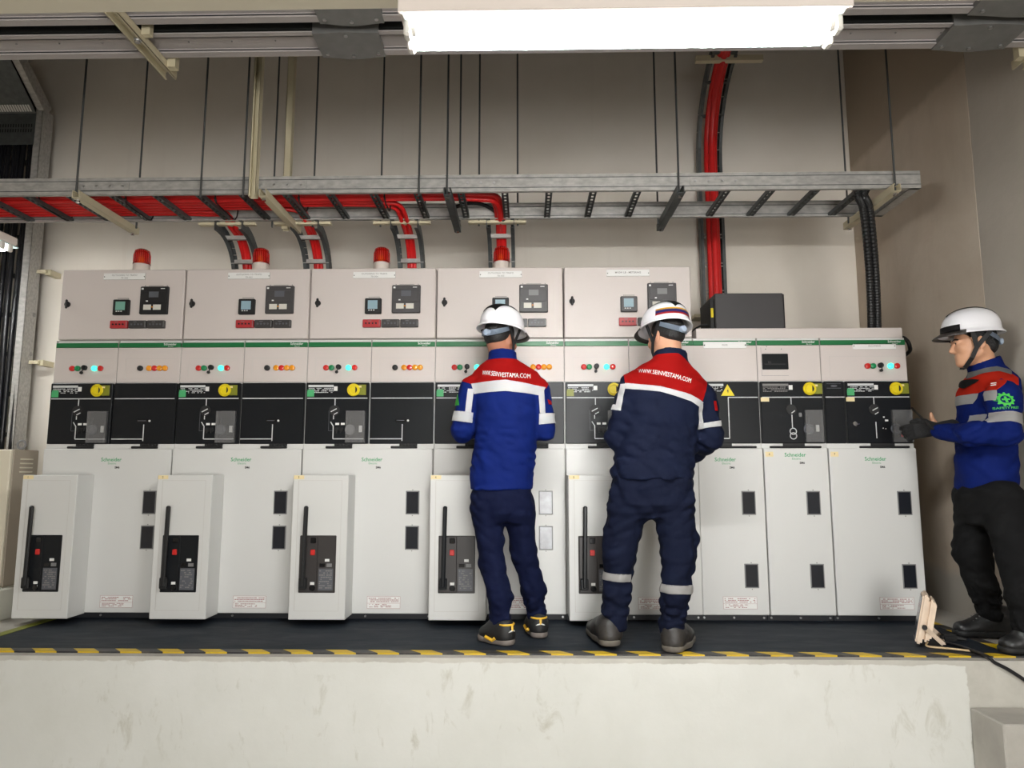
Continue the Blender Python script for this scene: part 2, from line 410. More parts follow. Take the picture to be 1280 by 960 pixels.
o = MB().box(R0-0.045, R0+0.01, 3.392, 4.35, 0.0, 0.007).obj('hazard_tape', M.yellow_dim, base=(R0, 3.9, 0)); tag(o, 'thin yellow floor tape by the white block, left border of the mat', 'tape', 'floor hazard tapes')
p = WZ(1266, 812, 0.0)
mb = MB()
prof = [(-0.09+0.018*i, 0.008+0.035*math.sin(i/10*PI)**2*(0.4+0.6*i/10)) for i in range(11)]
vs = [(p[0]+x, p[1]+y+0.12*x, z+0.10*abs(x)*(y > 0)) for x, z in prof for y in (-0.02, 0.03)]
mb.raw(vs, [(2*i, 2*i+1, 2*i+3, 2*i+2) for i in range(10)])
bmesh.ops.solidify(mb.bm, geom=mb.bm.faces[:], thickness=0.0015)
o = mb.obj('tape_scrap', M.yellow, base=(p[0], p[1], 0)); tag(o, 'crumpled scrap of yellow tape curling up by the toe of the right-hand boot', 'tape')
# ------------------------------------------------------------------ switchgear
YD = 4.075      # plane of the lower doors
YL = 4.10       # plane of the upper panels and relay cabinets
PITCH = 0.752; X0 = -2.79
ZD0, ZD1 = 0.042, 0.955       # door
ZP0, ZP1 = 0.984, 1.340       # black operating panel
ZG0, ZG1 = 1.553, 1.581       # green strip
ZT = 1.595
def part(name, mb, m, parent, smooth=False, label=None):
    o = mb.obj(name, m, parent, smooth=smooth)
    if label: o['label'] = label
    return o
def disc(x, y, z, r, h=0.012, seg=18, bev=0.002): return MB().cyl((x, y, z), (x, y-h, z), r, seg=seg, bev=bev)
def logo(x, y, z, parent, size=0.03, m=None, small=None):
    m = m or M.logo_green
    vs, fs = text_geo('Schneider', size, bold=size*0.015); mb = MB().raw([(x+a, y, z+b) for a, b, c in vs], fs)
    vs, fs = text_geo('Electric', size*0.55); mb.raw([(x+0.2*size+a, y, z-size*0.72+b) for a, b, c in vs], fs)
    mb.obj('logo', m, parent, recalc=False)
    if small: text('model_mark', small, x+size*1.25, y, z-size*1.5, size*0.55, M.black2, parent, bold=0.0006)
def header(x0, x1, root, with_logo, plate=None):
    h = part('header_strip', MB().box(x0, x1, YL-0.012, YL+0.02, ZG0, ZG1, 0.002), M.green, root)
    if with_logo: logo(x1-0.062, YL-0.0128, (ZG0+ZG1)/2+0.004, h, 0.019, M.white)
def lamp_row(x0, parent, kind, y=YL-0.0085):
    z = 1.428
    def btn(dx, m, nm, lab):
        b = part(nm, disc(x0+dx, y, z, 0.0165, 0.014), m, parent, True, lab)
    if kind == 'A':
        btn(0.129-0.016, M.red, 'push_button', 'red push button'); btn(0.161-0.016, M.greenbtn, 'push_button', 'green push button')
        btn(0.245, M.lit, 'indicator_lamp', 'lit green lamp'); btn(0.281, M.redlamp, 'indicator_lamp', 'red lamp')
        k = MB().cyl((x0+0.187, y, z+0.004), (x0+0.187, y-0.02, z+0.004), 0.015, seg=16, bev=0.002).box(x0+0.183, x0+0.191, y-0.028, y-0.02, z-0.008, z+0.014)
        k.cyl((x0+0.188, y-0.024, z), (x0+0.183, y-0.026, z-0.03), 0.003, seg=6).cyl((x0+0.181, y-0.03, z-0.028), (x0+0.181, y-0.022, z-0.028), 0.009, seg=10)
        part('key_switch', k, M.black2, parent)
    else:
        part('push_button', disc(x0+0.142, y, z, 0.0165, 0.014), M.black2, parent, True, 'black push button')
        for dx, m, l in ((0.195, M.amber, 'amber lamp'), (0.227, M.redlamp, 'red lamp'), (0.258, M.amber, 'amber lamp'), (0.289, M.amber, 'amber lamp')):
            part('indicator_lamp', disc(x0+dx, y, z, 0.0165, 0.014), m, parent, True, l)
def lv_panel(x0, x1, root, kind=None, frame=True):
    p = part('upper_panel', MB().box(x0+0.002, x1-0.002, YL-0.008, YL+0.02, ZP1+0.004, ZG0-0.001, 0.002), M.enamel2, root)
    if kind: lamp_row(x0, p, kind)
    if frame:
        f = MB(); a, b, c, d = x0+0.05, x1-0.03, ZP1+0.03, 1.487; t = 0.0011
        for bx in ((a, b, d-t, d), (a, a+t, c, d)): f.box(bx[0], bx[1], YL-0.0086, YL-0.007, bx[2], bx[3])
        for xx in (x0+0.058, x1-0.055): f.box(xx-0.001, xx+0.001, YL-0.0086, YL-0.007, ZG0-0.008, ZG0-0.001)
        part('panel_joint_line', f, M.frame_groove, p)
    return p
def divider(x, root):
    part('joint_strip', MB().box(x-0.0035, x+0.0035, YL-0.004, YL+0.02, ZP1, ZT), M.groove, root)
def nameplate(x0, x1, z0, z1, y, lines, parent, h=0.016):
    p = part('nameplate', MB().box(x0, x1, y-0.003, y, z0, z1, 0.001), M.white, parent)
    part('rivet', MB().cyl((x0+0.006, y-0.003, (z0+z1)/2), (x0+0.006, y-0.006, (z0+z1)/2), 0.0032, seg=8).cyl((x1-0.006, y-0.003, (z0+z1)/2), (x1-0.006, y-0.006, (z0+z1)/2), 0.0032, seg=8), M.black2, p) if parent.parent is None else None
    return p
def print_block(mb, x0, x1, z0, z1, y, rows, seedv, dens=0.8, t=0.0004):
    rr = random.Random(seedv); hh = (z1-z0)/rows
    for i in range(rows):
        x = x0
        while x < x1:
            w = rr.uniform(0.004, 0.013)
            if rr.random() < dens: mb.box(x, min(x+w, x1), y-t, y, z0+i*hh+hh*0.25, z0+i*hh+hh*0.75)
            x += w+0.002
def op_panel(x0, x1, root, kind, sub=0):
    """black operating panel with the white mimic diagram"""
    y = YD-0.004
    p = part('operating_panel', MB().box(x0+0.005, x1-0.005, y, YD+0.05, ZP0, ZP1-0.002, 0.003), M.black, root)
    t = 0.0052; yy = y-0.0007
    g = MB(); zl = 1.247
    def h(a, b, z): g.box(a, b, yy, y+0.001, z-t/2, z+t/2)
    def v(x, a, b): g.box(x-t/2, x+t/2, yy, y+0.001, a, b)
    w = x1-x0
    if kind in 'AVE':
        xm = x0+0.176 if kind != 'E' else x0+0.16
        h(x0+0.012, x1-0.012, zl); v(xm, 1.205, zl)
        # rating label, sticker, key ring
        lb = MB().box(x0+0.018, x0+0.165, y-0.001, y, 1.312, 1.325)
        print_block(lb, x0+0.02, x0+0.165, 1.277, 1.309, y, 4, int(x0*100)+5, 0.72)
        part('rating_label', lb, M.dim if kind == 'V' else M.line, p)
        part('label_tag', MB().box(x0+0.167, x0+0.188, y-0.0015, y, 1.29, 1.316), M.white, p)
        if kind != 'V':
            part('green_sticker', MB().box(x0+0.012, x0+0.053, y-0.001, y, 1.256, 1.288).box(x0+0.014, x0+0.052, y-0.0012, y, 1.288, 1.297), M.sticker_green if sub != 4 else M.yellow_dim, p)
        if kind != 'A':
            part('tan_tape', MB().box(x0+0.004, x0+0.052, y-0.0015, y, 1.222, 1.246), M.cream, p)
        xr = x0+0.283 if kind != 'E' else x0+0.288
        zr = 1.295
        yb = part('interlock_disc', MB().cyl((xr, y, zr), (xr, y-0.012, zr), 0.037, seg=28, bev=0.003).ring((xr, y-0.012, zr), 0.026, 0.005, seg=24), M.yellow, p, False, 'round yellow interlock disc')
        part('interlock_slot', MB().box(xr+0.012, xr+0.024, y-0.0145, y-0.011, zr-0.018, zr+0.018, 0.002), M.black2, p)
        part('interlock_label', MB().box(xr+0.026, xr+0.072, y-0.006, y, zr-0.03, zr+0.03, 0.001), M.yellow_dim, p)
        part('indicator_window', MB().box(xr+0.026, xr+0.046, y-0.0075, y-0.005, zr+0.013, zr+0.024), M.cream, p)
        # rotating indicator / switch symbol
        dsc = MB().cyl((xm-0.002, y, 1.176), (xm-0.002, y-0.004, 1.176), 0.03, seg=22, bev=0.001)
        part('position_disc', dsc, M.black2, p)
        yd = y-0.0047
        def seg(a, b, yv=yd):
            g.bar((a[0], yv, a[1]), (b[0], yv, b[1]), t, 0.0012, up=(0, 1, 0))
        if kind == 'A':
            seg((xm-0.022, 1.168), (xm+0.012, 1.186)); seg((xm-0.004, 1.152), (xm+0.018, 1.164)); v(xm-0.006, 1.125, 1.152)
            seg((xm-0.022, 1.11), (xm-0.006, 1.085), yy)
            v(xm-0.006, 1.012, 1.088); h(xm-0.006, x1-0.028, 1.012)
            kn = MB()
            for dx in (0.018, 0.042): kn.cyl((xm+dx, y, 1.065), (xm+dx, y-0.012, 1.065), 0.013, seg=12, bev=0.002).box(xm+dx-0.003, xm+dx+0.003, y-0.02, y-0.012, 1.045, 1.075)
            part('selector_knob', kn, M.black2, p)
            part('knob_label', MB().box(xm+0.006, xm+0.028, y-0.001, y, 1.092, 1.104).box(xm+0.038, xm+0.06, y-0.001, y, 1.092, 1.104), M.white, p)
            part('outline_mark', MB().box(xm-0.034, xm-0.032, y-0.0004, y, 1.06, 1.175).box(xm-0.034, xm-0.01, y-0.0004, y, 1.058, 1.06), M.mid_grey, p)
        elif kind == 'V':
            seg((xm-0.002, 1.155), (xm+0.018, 1.17)); v(xm+0.001, 1.07, 1.21)
            for zc in (1.052, 1.026): g.ring((xm+0.004, yy, zc), 0.018, 0.0028, seg=20, tseg=5)
            part('keyhole_plate', MB().cyl((xm+0.048, y, 1.146), (xm+0.048, y-0.004, 1.146), 0.009, seg=12).box(xm+0.04, xm+0.056, y-0.003, y, 1.134, 1.158, 0.002), M.grey_plastic, p)
        else:
            seg((xm-0.012, 1.17), (xm+0.018, 1.186)); seg((xm+0.0, 1.148), (xm+0.02, 1.16)); v(xm+0.004, 1.012, 1.105)
            part('chrome_lock', MB().cyl((x0+0.04, y, 1.093), (x0+0.04, y-0.02, 1.093), 0.015, seg=14, bev=0.003).box(x0+0.05, x0+0.068, y-0.01, y, 1.088, 1.096), M.chrome, p)
            part('white_marks', MB().box(xm+0.046, xm+0.055, y-0.001, y, 1.128, 1.136).box(xm+0.056, xm+0.074, y-0.001, y, 1.108, 1.118).box(xm+0.04, xm+0.046, y-0.001, y, 1.066, 1.072).box(xm+0.055, xm+0.06, y-0.001, y, 1.063, 1.069), M.white, p)
        # clear cover over the operating socket
        cx0, cx1 = (x0+0.246, x1-0.02) if kind != 'E' else (x0+0.252, x1-0.012)
        mk = M.mid_grey
        part('operating_socket', MB().box(cx0+0.012, cx0+0.026, y-0.006, y, 1.095, 1.132, 0.003), M.black2, p)
        part('socket_ring', MB().cyl((cx0+0.022, y, 1.065), (cx0+0.022, y-0.006, 1.065), 0.03, seg=22, bev=0.002).ring((cx0+0.022, y-0.006, 1.065), 0.022, 0.003, seg=20), mk if kind != 'A' or sub < 2 else M.grey_plastic, p)
        part('socket_label', MB().box(cx1-0.036, cx1-0.018, y-0.007, y-0.001, 1.05, 1.088), M.white, p)
        if kind == 'E': part('red_socket_label', MB().box(cx0+0.05, cx0+0.082, y-0.003, y, 1.02, 1.04), M.red, p)
        cv = MB().box(cx0, cx1, y-0.022, y-0.0195, ZP0+0.006, 1.172)
        cv.box(cx0, cx0+0.003, y-0.022, y, ZP0+0.006, 1.172).box(cx1-0.004, cx1, y-0.022, y, ZP0+0.006, 1.172).box(cx0, cx1, y-0.022, y, 1.169, 1.172)
        part('clear_cover', cv, M.clear, p, False, 'see-through plastic cover')
    elif kind == 'B':
        h(x0+0.012, x1-0.012, zl); h(x0+0.008, x0+0.193, 1.012); v(x0+0.193, 1.0, 1.096)
        part('counter_window', MB().box(x0+0.152, x0+0.215, y-0.003, y, 1.109, 1.124, 0.002), M.gloss_black, p)
        part('status_dot', disc(x0+0.226, y, 1.117, 0.006, 0.003, 12, 0), M.white, p)
        part('counter_digits', MB().box(x0+0.16, x0+0.205, y-0.0036, y-0.002, 1.116, 1.12), M.mid_grey, p)
    elif kind == 'R':   # riser panel with danger triangle
        h(x0+0.19, x1-0.012, zl); v(x0+0.19, 1.012, zl); h(x0+0.02, x0+0.19, 1.012)
        lb = MB().box(x0+0.03, x0+0.165, y-0.001, y, 1.312, 1.325); print_block(lb, x0+0.03, x0+0.16, 1.28, 1.309, y, 4, 77, 0.7)
        part('rating_label', lb, M.line, p)
        tr = [(x0+0.15, 1.256), (x0+0.226, 1.256), (x0+0.188, 1.322)]
        s = part('danger_sign', MB().prism(tr, y-0.003, y), M.yellow, p, False, 'yellow danger triangle with a lightning bolt')
        bolt = [(0.188+a, 1.268+b) for a, b in ((0, 0), (0.006, 0.018), (0.0015, 0.018), (0.004, 0.032), (-0.005, 0.012), (0, 0.013))]
        part('danger_bolt', MB().prism([(x0+a, b) for a, b in bolt], y-0.0036, y-0.0025), M.black2, p)
    elif kind == 'N':   # narrow blank panel
        h(x0+0.008, x1-0.002, zl)
        part('oval_plate', MB().box(x0+0.018, x1-0.022, y-0.0008, y, 1.297, 1.3).box(x0+0.018, x1-0.022, y-0.0008, y, 1.323, 1.325).sphere(((x0+x1)/2, y, 1.311), 0.02, (1, 0.06, 0.3)), M.mid_grey, p)
    if kind != 'N': part('mimic_diagram', g, M.line, p)
    else: part('mimic_diagram', g, M.line, p)
    return p
def latch(x, root):
    mb = MB().box(x, x+0.152, YD-0.012, YD+0.02, 0.957, 0.971, 0.004)
    mb.box(x+0.05, x+0.152, YD-0.006, YD+0.02, 0.971, 0.985)
    for k in range(5): mb.box(x+0.056+k*0.02, x+0.064+k*0.02, YD-0.012, YD, 0.972, 0.983, 0.002)
    part('door_latch', mb, M.black2, root)
def window(x, z, parent, m=None):
    wv = part('inspection_window', MB().box(x, x+0.078, YD-0.0225, YD-0.019, z, z+0.132, 0.002), M.grey_plastic, parent)
    # a sub-part cannot hold parts: the glass sits beside the frame
    part('window_glass', MB().box(x+0.006, x+0.072, YD-0.0235, YD-0.02, z+0.006, z+0.126), m or M.glass_dark, parent)
    part('window_screw', MB().cyl((x+0.039, YD-0.0185, z+0.137), (x+0.039, YD-0.023, z+0.137), 0.003, seg=8).cyl((x+0.039, YD-0.0185, z-0.006), (x+0.039, YD-0.023, z-0.006), 0.003, seg=8), M.dim, parent)
def warning(x, z, parent, sd):
    y = YD-0.0202; w, hgt = 0.185, 0.066
    part('warning_label', MB().box(x, x+w, y-0.0006, y+0.001, z, z+hgt), M.white, parent)
    b = MB(); t = 0.0014
    for q in ((x, x+w, z, z+t), (x, x+w, z+hgt-t, z+hgt), (x, x+t, z, z+hgt), (x+w-t, x+w, z, z+hgt), (x, x+w, z+0.028, z+0.0292)): b.box(q[0], q[1], y-0.0012, y, q[2], q[3])
    print_block(b, x+0.008, x+w-0.008, z+0.033, z+hgt-0.006, y-0.0006, 3, sd, 0.85); print_block(b, x+0.012, x+w-0.05, z+0.005, z+0.026, y-0.0006, 3, sd+1, 0.7)
    part('warning_text', b, M.inkred, parent)
def shell(x0, x1, root, roof=True):
    mb = MB().box(x0+0.001, x1-0.001, YD+0.022, 4.95, 0.04, 1.551)
    mb.box(x0+0.001, x1-0.001, YD+0.004, YD+0.03, 0.956, 0.983).box(x0+0.001, x1-0.001, YL+0.004, 4.95, 1.55, ZT)
    part('carcass', mb, M.enamel, root)
    pl = part('plinth', MB().box(x0+0.002, x1-0.002, YD+0.03, 4.9, 0.005, 0.042), M.plinth, root)
    for xx in (x0+0.02, (x0+x1)/2, x1-0.02): part('plinth_bolt', MB().cyl((xx, YD+0.03, 0.02), (xx, YD+0.024, 0.02), 0.006, seg=8), M.silver, pl)
    for xx in (x0, x1):
        pass

CUB_LABELS = ['leftmost white switchgear cubicle, beside the black vertical cables, with a big handle box', 'second white switchgear cubicle from the left in the row of handle boxes',
 'third white switchgear cubicle from the left, fully in view left of the bright blue jacket', 'white switchgear cubicle with grey windows behind the worker in bright blue', 'white switchgear cubicle behind the worker in navy overalls']
GL = [(M.glass_dark, M.glass_dark), (M.glass_dark, M.glass_dark), (M.glass_dark, M.glass_dark), (M.glass_grey, M.glass_grey), (M.glass_dark, M.glass_dark)]
for u in range(5):
    x0 = X0+u*PITCH; x1 = x0+PITCH; xm = (x0+x1)/2
    root = empty('switchgear_cubicle', (xm, YD, 0.005), CUB_LABELS[u], 'switchgear cabinet', 'breaker cubicles with handle boxes')
    shell(x0, x1, root)
    # door
    d = part('door', MB().box(x0+0.004, x1-0.004, YD-0.02, YD+0.02, ZD0, ZD1, 0.003), M.enamel, root)
    window(x0+0.60, 0.585, d, GL[u][0]); window(x0+0.60, 0.39, d, GL[u][1])
    logo(x0+0.402, YD-0.0205, 0.893, d, 0.03, None, 'SM6')
    warning(x0+0.395, 0.07, d, 11*u+3)
    # projecting breaker housing with operating lever
    hx0 = x0+0.006; hx1 = hx0+0.306; yh = 3.90
    hs = part('breaker_housing', MB().box(hx0, hx1, yh, YD-0.02, 0.038, 0.806, 0.003), M.enamel, root, False, 'projecting white housing with the breaker controls')
    f = MB(); a, b, c, e = hx0+0.03, hx1-0.036, 0.083, 0.777; t = 0.0016
    for q in ((a, b, e-t, e), (a, b, c, c+t), (a, a+t*1.6, c, e), (b-t, b, c, e)): f.box(q[0], q[1], yh-0.0006, yh+0.002, q[2], q[3])
    part('cover_joint', f, M.frame_groove, hs)
    part('number_sticker', MB().box(hx0+0.004, hx0+0.06, yh-0.001, yh, 0.783, 0.804), M.cream, hs)
    text('sticker_number', str(u+1) if u < 3 else str(u+1), hx0+0.03, yh-0.0014, 0.793, 0.017, M.black2, hs)
    mx0, mx1, mz0, mz1 = hx0+0.05, hx0+0.248, 0.179, 0.481
    part('mechanism_panel', MB().box(mx0, mx1, yh-0.004, yh+0.01, mz0, mz1, 0.003).box(mx0+0.005, mx0+0.1, yh-0.01, yh, mz0+0.005, mz1-0.004, 0.003), M.black if u < 2 else M.dark_brown, hs)
    lv = MB().bar((mx0+0.03, yh-0.03, 0.21), (mx0+0.038, yh-0.035, 0.64), 0.022, 0.02, up=(0, 1, 0), bev=0.006)
    lv.box(mx0+0.008, mx0+0.05, yh-0.032, yh-0.008, 0.2, 0.26, 0.005)
    part('operating_lever', lv, M.black2 if u < 3 else M.black, hs, False, 'long upright black lever')
    part('trip_button', MB().box(mx0+0.062, mx0+0.087, yh-0.016, yh-0.008, 0.377, 0.407, 0.003), M.red, hs, False, 'red trip button')
    part('close_button', MB().box(mx0+0.06, mx0+0.09, yh-0.014, yh-0.008, 0.44, 0.47, 0.003), M.gloss_black, hs)
    part('rating_plate', MB().box(mx0+0.108, mx1-0.012, yh-0.0055, yh-0.003, 0.192, 0.306), M.mid_grey, hs)
    lb = MB(); print_block(lb, mx0+0.112, mx1-0.018, 0.2, 0.3, yh-0.0055, 9, 40+u, 0.6); part('rating_text', lb, M.dim, hs)
    part('white_tag', MB().box(mx0+0.14, mx0+0.164, yh-0.006, yh-0.003, 0.343, 0.357), M.white, hs); part('white_tag', MB().box(mx0+0.066, mx0+0.088, yh-0.0125, yh-0.009, 0.222, 0.236), M.white, hs)
    part('counter_window', MB().box(mx0+0.112, mx0+0.142, yh-0.006, yh-0.003, 0.315, 0.333), M.gloss_black, hs)
    part('status_flag', MB().box(mx0+0.15, mx0+0.178, yh-0.006, yh-0.003, 0.315, 0.333), M.grey_plastic, hs)
    part('crank_socket', MB().cyl((mx0+0.078, yh-0.008, 0.205), (mx0+0.078, yh-0.016, 0.205), 0.016, seg=14, bev=0.002), M.gloss_black, hs)
    latch(x0+0.13, root); latch(x0+0.505, root)
    op_panel(x0, xm, root, 'A', u); op_panel(xm, x1, root, 'B', u)
    lv_panel(x0, xm, root, 'A'); lv_panel(xm, x1, root, 'B')
    header(x0+0.004, xm-0.004, root, False); header(xm+0.004, x1-0.004, root, True)
    divider(xm, root); divider(x0+0.0035, root)
    part('side_joint', MB().box(x0-0.002, x0+0.002, YD-0.004, YD+0.03, 0.042, 0.955), M.groove, root)

# the three cubicles at the right end
RX = [0.963, 1.333, 1.697, 2.19]
RL = ['white switchgear cubicle with the yellow danger triangle, right of the worker in navy', 'white switchgear cubicle with the two-ring transformer symbol and a dark fuse window', 'rightmost white switchgear cubicle, worked on by the person in gloves']
for i in range(3):
    x0, x1 = RX[i], RX[i+1]
    root = empty('switchgear_cubicle', ((x0+x1)/2, YD, 0.005), RL[i], 'switchgear cabinet', 'plain cubicles at the right end')
    shell(x0, x1, root)
    d = part('door', MB().box(x0+0.004, x1-0.003, YD-0.02, YD+0.02, ZD0, ZD1, 0.003), M.enamel, root)
    wx = {0: 0.238, 1: 0.228, 2: 0.367}[i]
    window(x0+wx, 0.585, d); window(x0+wx, 0.187, d)
    logo(x0+(0.155, 0.178, 0.26)[i], YD-0.0205, (0.892, 0.918, 0.895)[i], d, 0.03, None, 'SM6')
    if i != 1: warning(x0+(0.115, 0, 0.235)[i], 0.075, d, 91+i)
    if i > 0:
        part('number_sticker', MB().box(x0+0.012, x0+0.056, YD-0.021, YD-0.02, 0.908, 0.936), M.cream, d); text('sticker_number', str(5+i), x0+0.034, YD-0.0215, 0.922, 0.017, M.black2, d)
    part('door_latch', MB().box(x0+(0.05, 0.045, 0.185)[i], x1-0.03, YD-0.012, YD+0.02, 0.957, 0.969, 0.004).box(x0+(0.12, 0.12, 0.25)[i], x0+(0.2, 0.24, 0.38)[i], YD-0.008, YD+0.02, 0.969, 0.984), M.black2, root)
    header(x0+0.004, x1-0.004, root, True)
    divider(x0+0.0035, root)
    part('side_joint', MB().box(x0-0.002, x0+0.002, YD-0.004, YD+0.03, 0.042, 0.955), M.groove, root)
    if i == 0:
        op_panel(x0, x1, root, 'R'); p = lv_panel(x0, x1, root, None, False)
        part('nameplate', MB().box(x0+0.062, x0+0.31, YL-0.016, YL-0.012, 1.535, 1.573, 0.001), M.white, p); text('nameplate_text', 'RISER', x0+0.186, YL-0.0164, 1.553, 0.014, M.dim, p)
        part('rivet', MB().cyl((x0+0.068, YL-0.016, 1.553), (x0+0.068, YL-0.018, 1.553), 0.004, seg=8).cyl((x0+0.304, YL-0.016, 1.553), (x0+0.304, YL-0.018, 1.553), 0.004, seg=8), M.black2, p)
    elif i == 1:
        op_panel(x0, x1, root, 'V'); p = lv_panel(x0, x1, root, None, False)
        part('fuse_window', MB().box(x0+0.028, x0+0.178, YL-0.016, YL-0.006, 1.41, 1.502, 0.003), M.black, p, False, 'dark fuse window')
        part('breaker_toggle', MB().box(x0+0.04, x0+0.16, YL-0.0175, YL-0.015, 1.438, 1.444).box(x0+0.062, x0+0.078, YL-0.019, YL-0.015, 1.446, 1.458), M.black2, p)
        f = MB(); t = 0.0014
        for q in ((0.024, 0.178, 1.374, 1.3754), (0.024, 0.0254, 1.374, 1.54)): f.box(x0+q[0], x0+q[1], YL-0.0088, YL-0.007, q[2], q[3])
        for q in ((0.052, 1.53), (0.142, 1.53), (0.058, 1.545)): f.cyl((x0+q[0], YL-0.007, q[1]), (x0+q[0], YL-0.011, q[1]), 0.003, seg=8)
        part('panel_joint_line', f, M.dim, p)
    else:
        xn = x0+0.12
        op_panel(x0, xn, root, 'N'); op_panel(xn, x1, root, 'E')
        p = lv_panel(x0, x1, root, None); lamp_row(x1-0.372+0.03, p, 'A')
        part('nameplate', MB().box(x1-0.305, x1-0.058, YL-0.012, YL-0.008, 1.527, 1.561, 0.001), M.white, p)
        text('nameplate_text', 'INCOMING', x1-0.18, YL-0.0124, 1.545, 0.014, M.dim, p)
        part('rivet', MB().cyl((x1-0.298, YL-0.012, 1.545), (x1-0.298, YL-0.014, 1.545), 0.0035, seg=8).cyl((x1-0.065, YL-0.012, 1.545), (x1-0.065, YL-0.014, 1.545), 0.0035, seg=8), M.grey_plastic, p)
# white wireway on top of the right-hand cubicles
o = empty('wireway', (1.58, YL, ZT), 'long white steel wireway lying on top of the right-hand cubicles', 'cable duct')
part('duct', MB().box(0.99, 2.183, YL+0.004, 4.75, ZT, 1.653, 0.003), M.enamel2, o); 
part('lid', MB().box(0.992, 2.181, YL+0.006, 4.74, 1.653, 1.656, 0.001), M.enamel2, o)

# relay cabinets on top of the five cubicles
ZB0, ZB1 = 1.597, 2.030
PL = [('OUTGOING TO TRAFO', 'TR-002'), ('OUTGOING TO TRAFO', 'TR-003'), ('OUTGOING TO TRAFO', 'TR-004'), ('OUTGOING TO TRAFO', 'TR-005'), ('MVSW LB - METERING', None)]
CL = ['leftmost white relay cabinet on top of the row, with a green meter screen', 'second white relay cabinet from the left, blue-grey meter screen, above the second cubicle', 'third white relay cabinet from the left, next to the bright white hard hat',
      'white relay cabinet behind the plain white hard hat of the worker in bright blue', 'rightmost white relay cabinet, without a beacon, behind the striped hard hat']
for u in range(5):
    x0 = X0+u*PITCH; x1 = x0+PITCH
    root = empty('relay_cabinet', ((x0+x1)/2, YL, ZB0), CL[u], 'control cabinet', 'relay cabinets on the switchgear')
    part('enclosure', MB().box(x0+0.003, x1-0.003, YL+0.022, YL+0.34, ZB0, ZB1, 0.004), M.enamel2, root)
    part('base_joint', MB().box(x0+0.004, x1-0.004, YL+0.01, YL+0.03, ZT-0.006, ZB0+0.004), M.groove, root)
    d = part('door', MB().box(x0+0.005, x1-0.005, YL-0.004, YL+0.02, ZB0+0.006, ZB1-0.002, 0.004), M.enamel2, root)
    yd = YL-0.004; dz = 0.004 if u == 4 else 0
    lk = MB().cyl((x0+0.05, yd, 1.816+dz), (x0+0.05, yd-0.012, 1.816+dz), 0.017, seg=16, bev=0.002).box(x0+0.043, x0+0.057, yd-0.022, yd-0.01, 1.788+dz, 1.844+dz, 0.005)
    part('door_lock', lk, M.black2, d)
    nx0, nx1, nz0, nz1 = x0+0.255, x0+0.508, 1.966+dz, 2.006+dz
    part('nameplate', MB().box(nx0, nx1, yd-0.003, yd, nz0, nz1, 0.001), M.white, d)
    part('nameplate_edge', MB().box(nx0, nx1, yd-0.0034, yd, nz0, nz0+0.0012).box(nx1-0.001, nx1, yd-0.0034, yd, nz0, nz1), M.groove, d)
    part('rivet', MB().cyl((nx0+0.006, yd-0.003, 1.984+dz), (nx0+0.006, yd-0.005, 1.984+dz), 0.003, seg=8).cyl((nx1-0.006, yd-0.003, 1.984+dz), (nx1-0.006, yd-0.005, 1.984+dz), 0.003, seg=8), M.black2, d)
    if PL[u][1]:
        text('nameplate_text', PL[u][0], (nx0+nx1)/2, yd-0.0034, 1.993, 0.0145, M.dim, d); text('nameplate_text', PL[u][1], (nx0+nx1)/2, yd-0.0034, 1.976, 0.0145, M.dim, d)
    else: text('nameplate_text', PL[u][0], (nx0+nx1)/2, yd-0.0034, 1.992, 0.0155, M.dim, d, bold=0.0003)
    # protection relay
    rx0, rx1, rz0, rz1 = x0+0.492, x0+0.66, 1.752+dz, 1.92+dz
    part('protection_relay', MB().box(rx0, rx1, yd-0.02, yd, rz0, rz1, 0.004).box(rx0+0.012, rx1-0.012, yd-0.0225, yd-0.018, rz0+0.065, rz1-0.03, 0.002), M.charcoal if u else M.black2, d)
    part('relay_screen', MB().box(rx0+0.055, rx1-0.055, yd-0.0232, yd-0.02, rz0+0.1, rz0+0.135), M.mid_grey if u < 2 else M.yellow_dim if u == 9 else M.grey_plastic if u > 2 else M.mid_grey, d)
    part('relay_key_label', MB().box(rx0+0.026, rx0+0.071, yd-0.0222, yd-0.019, rz0+0.025, rz0+0.056).box(rx0+0.084, rx0+0.13, yd-0.0222, yd-0.019, rz0+0.025, rz0+0.056), M.relay_key, d)
    rl = MB().box(rx0+0.008, rx0+0.02, yd-0.0206, yd-0.019, rz1-0.02, rz1-0.01).box(rx1-0.045, rx1-0.02, yd-0.0206, yd-0.019, rz1-0.016, rz1-0.012).box(rx0+0.04, rx0+0.052, yd-0.0232, yd-0.02, rz0+0.074, rz0+0.081)
    part('relay_marks', rl, M.white, d)
    part('relay_led', MB().cyl((rx0+0.078, yd-0.019, rz0+0.042), (rx0+0.078, yd-0.0235, rz0+0.042), 0.004, seg=10), M.amber, d)
    # power meter
    qx0, qx1, qz0, qz1 = x0+0.333, x0+0.43, 1.748+dz, 1.841+dz
    part('power_meter', MB().box(qx0, qx1, yd-0.022, yd, qz0, qz1, 0.004), M.black2 if u < 4 else M.charcoal, d)
    part('meter_screen', MB().box(qx0+0.018, qx1-0.022, yd-0.0235, yd-0.02, qz0+0.028, qz1-0.014), M.screen_green if u == 0 else M.screen, d)
    part('meter_keys', MB().box(qx0+0.022, qx0+0.03, yd-0.0235, yd-0.02, qz0+0.018, qz0+0.023).box(qx0+0.036, qx0+0.044, yd-0.0235, yd-0.02, qz0+0.018, qz0+0.023).box(qx0+0.05, qx0+0.058, yd-0.0235, yd-0.02, qz0+0.018, qz0+0.023), M.white, d)
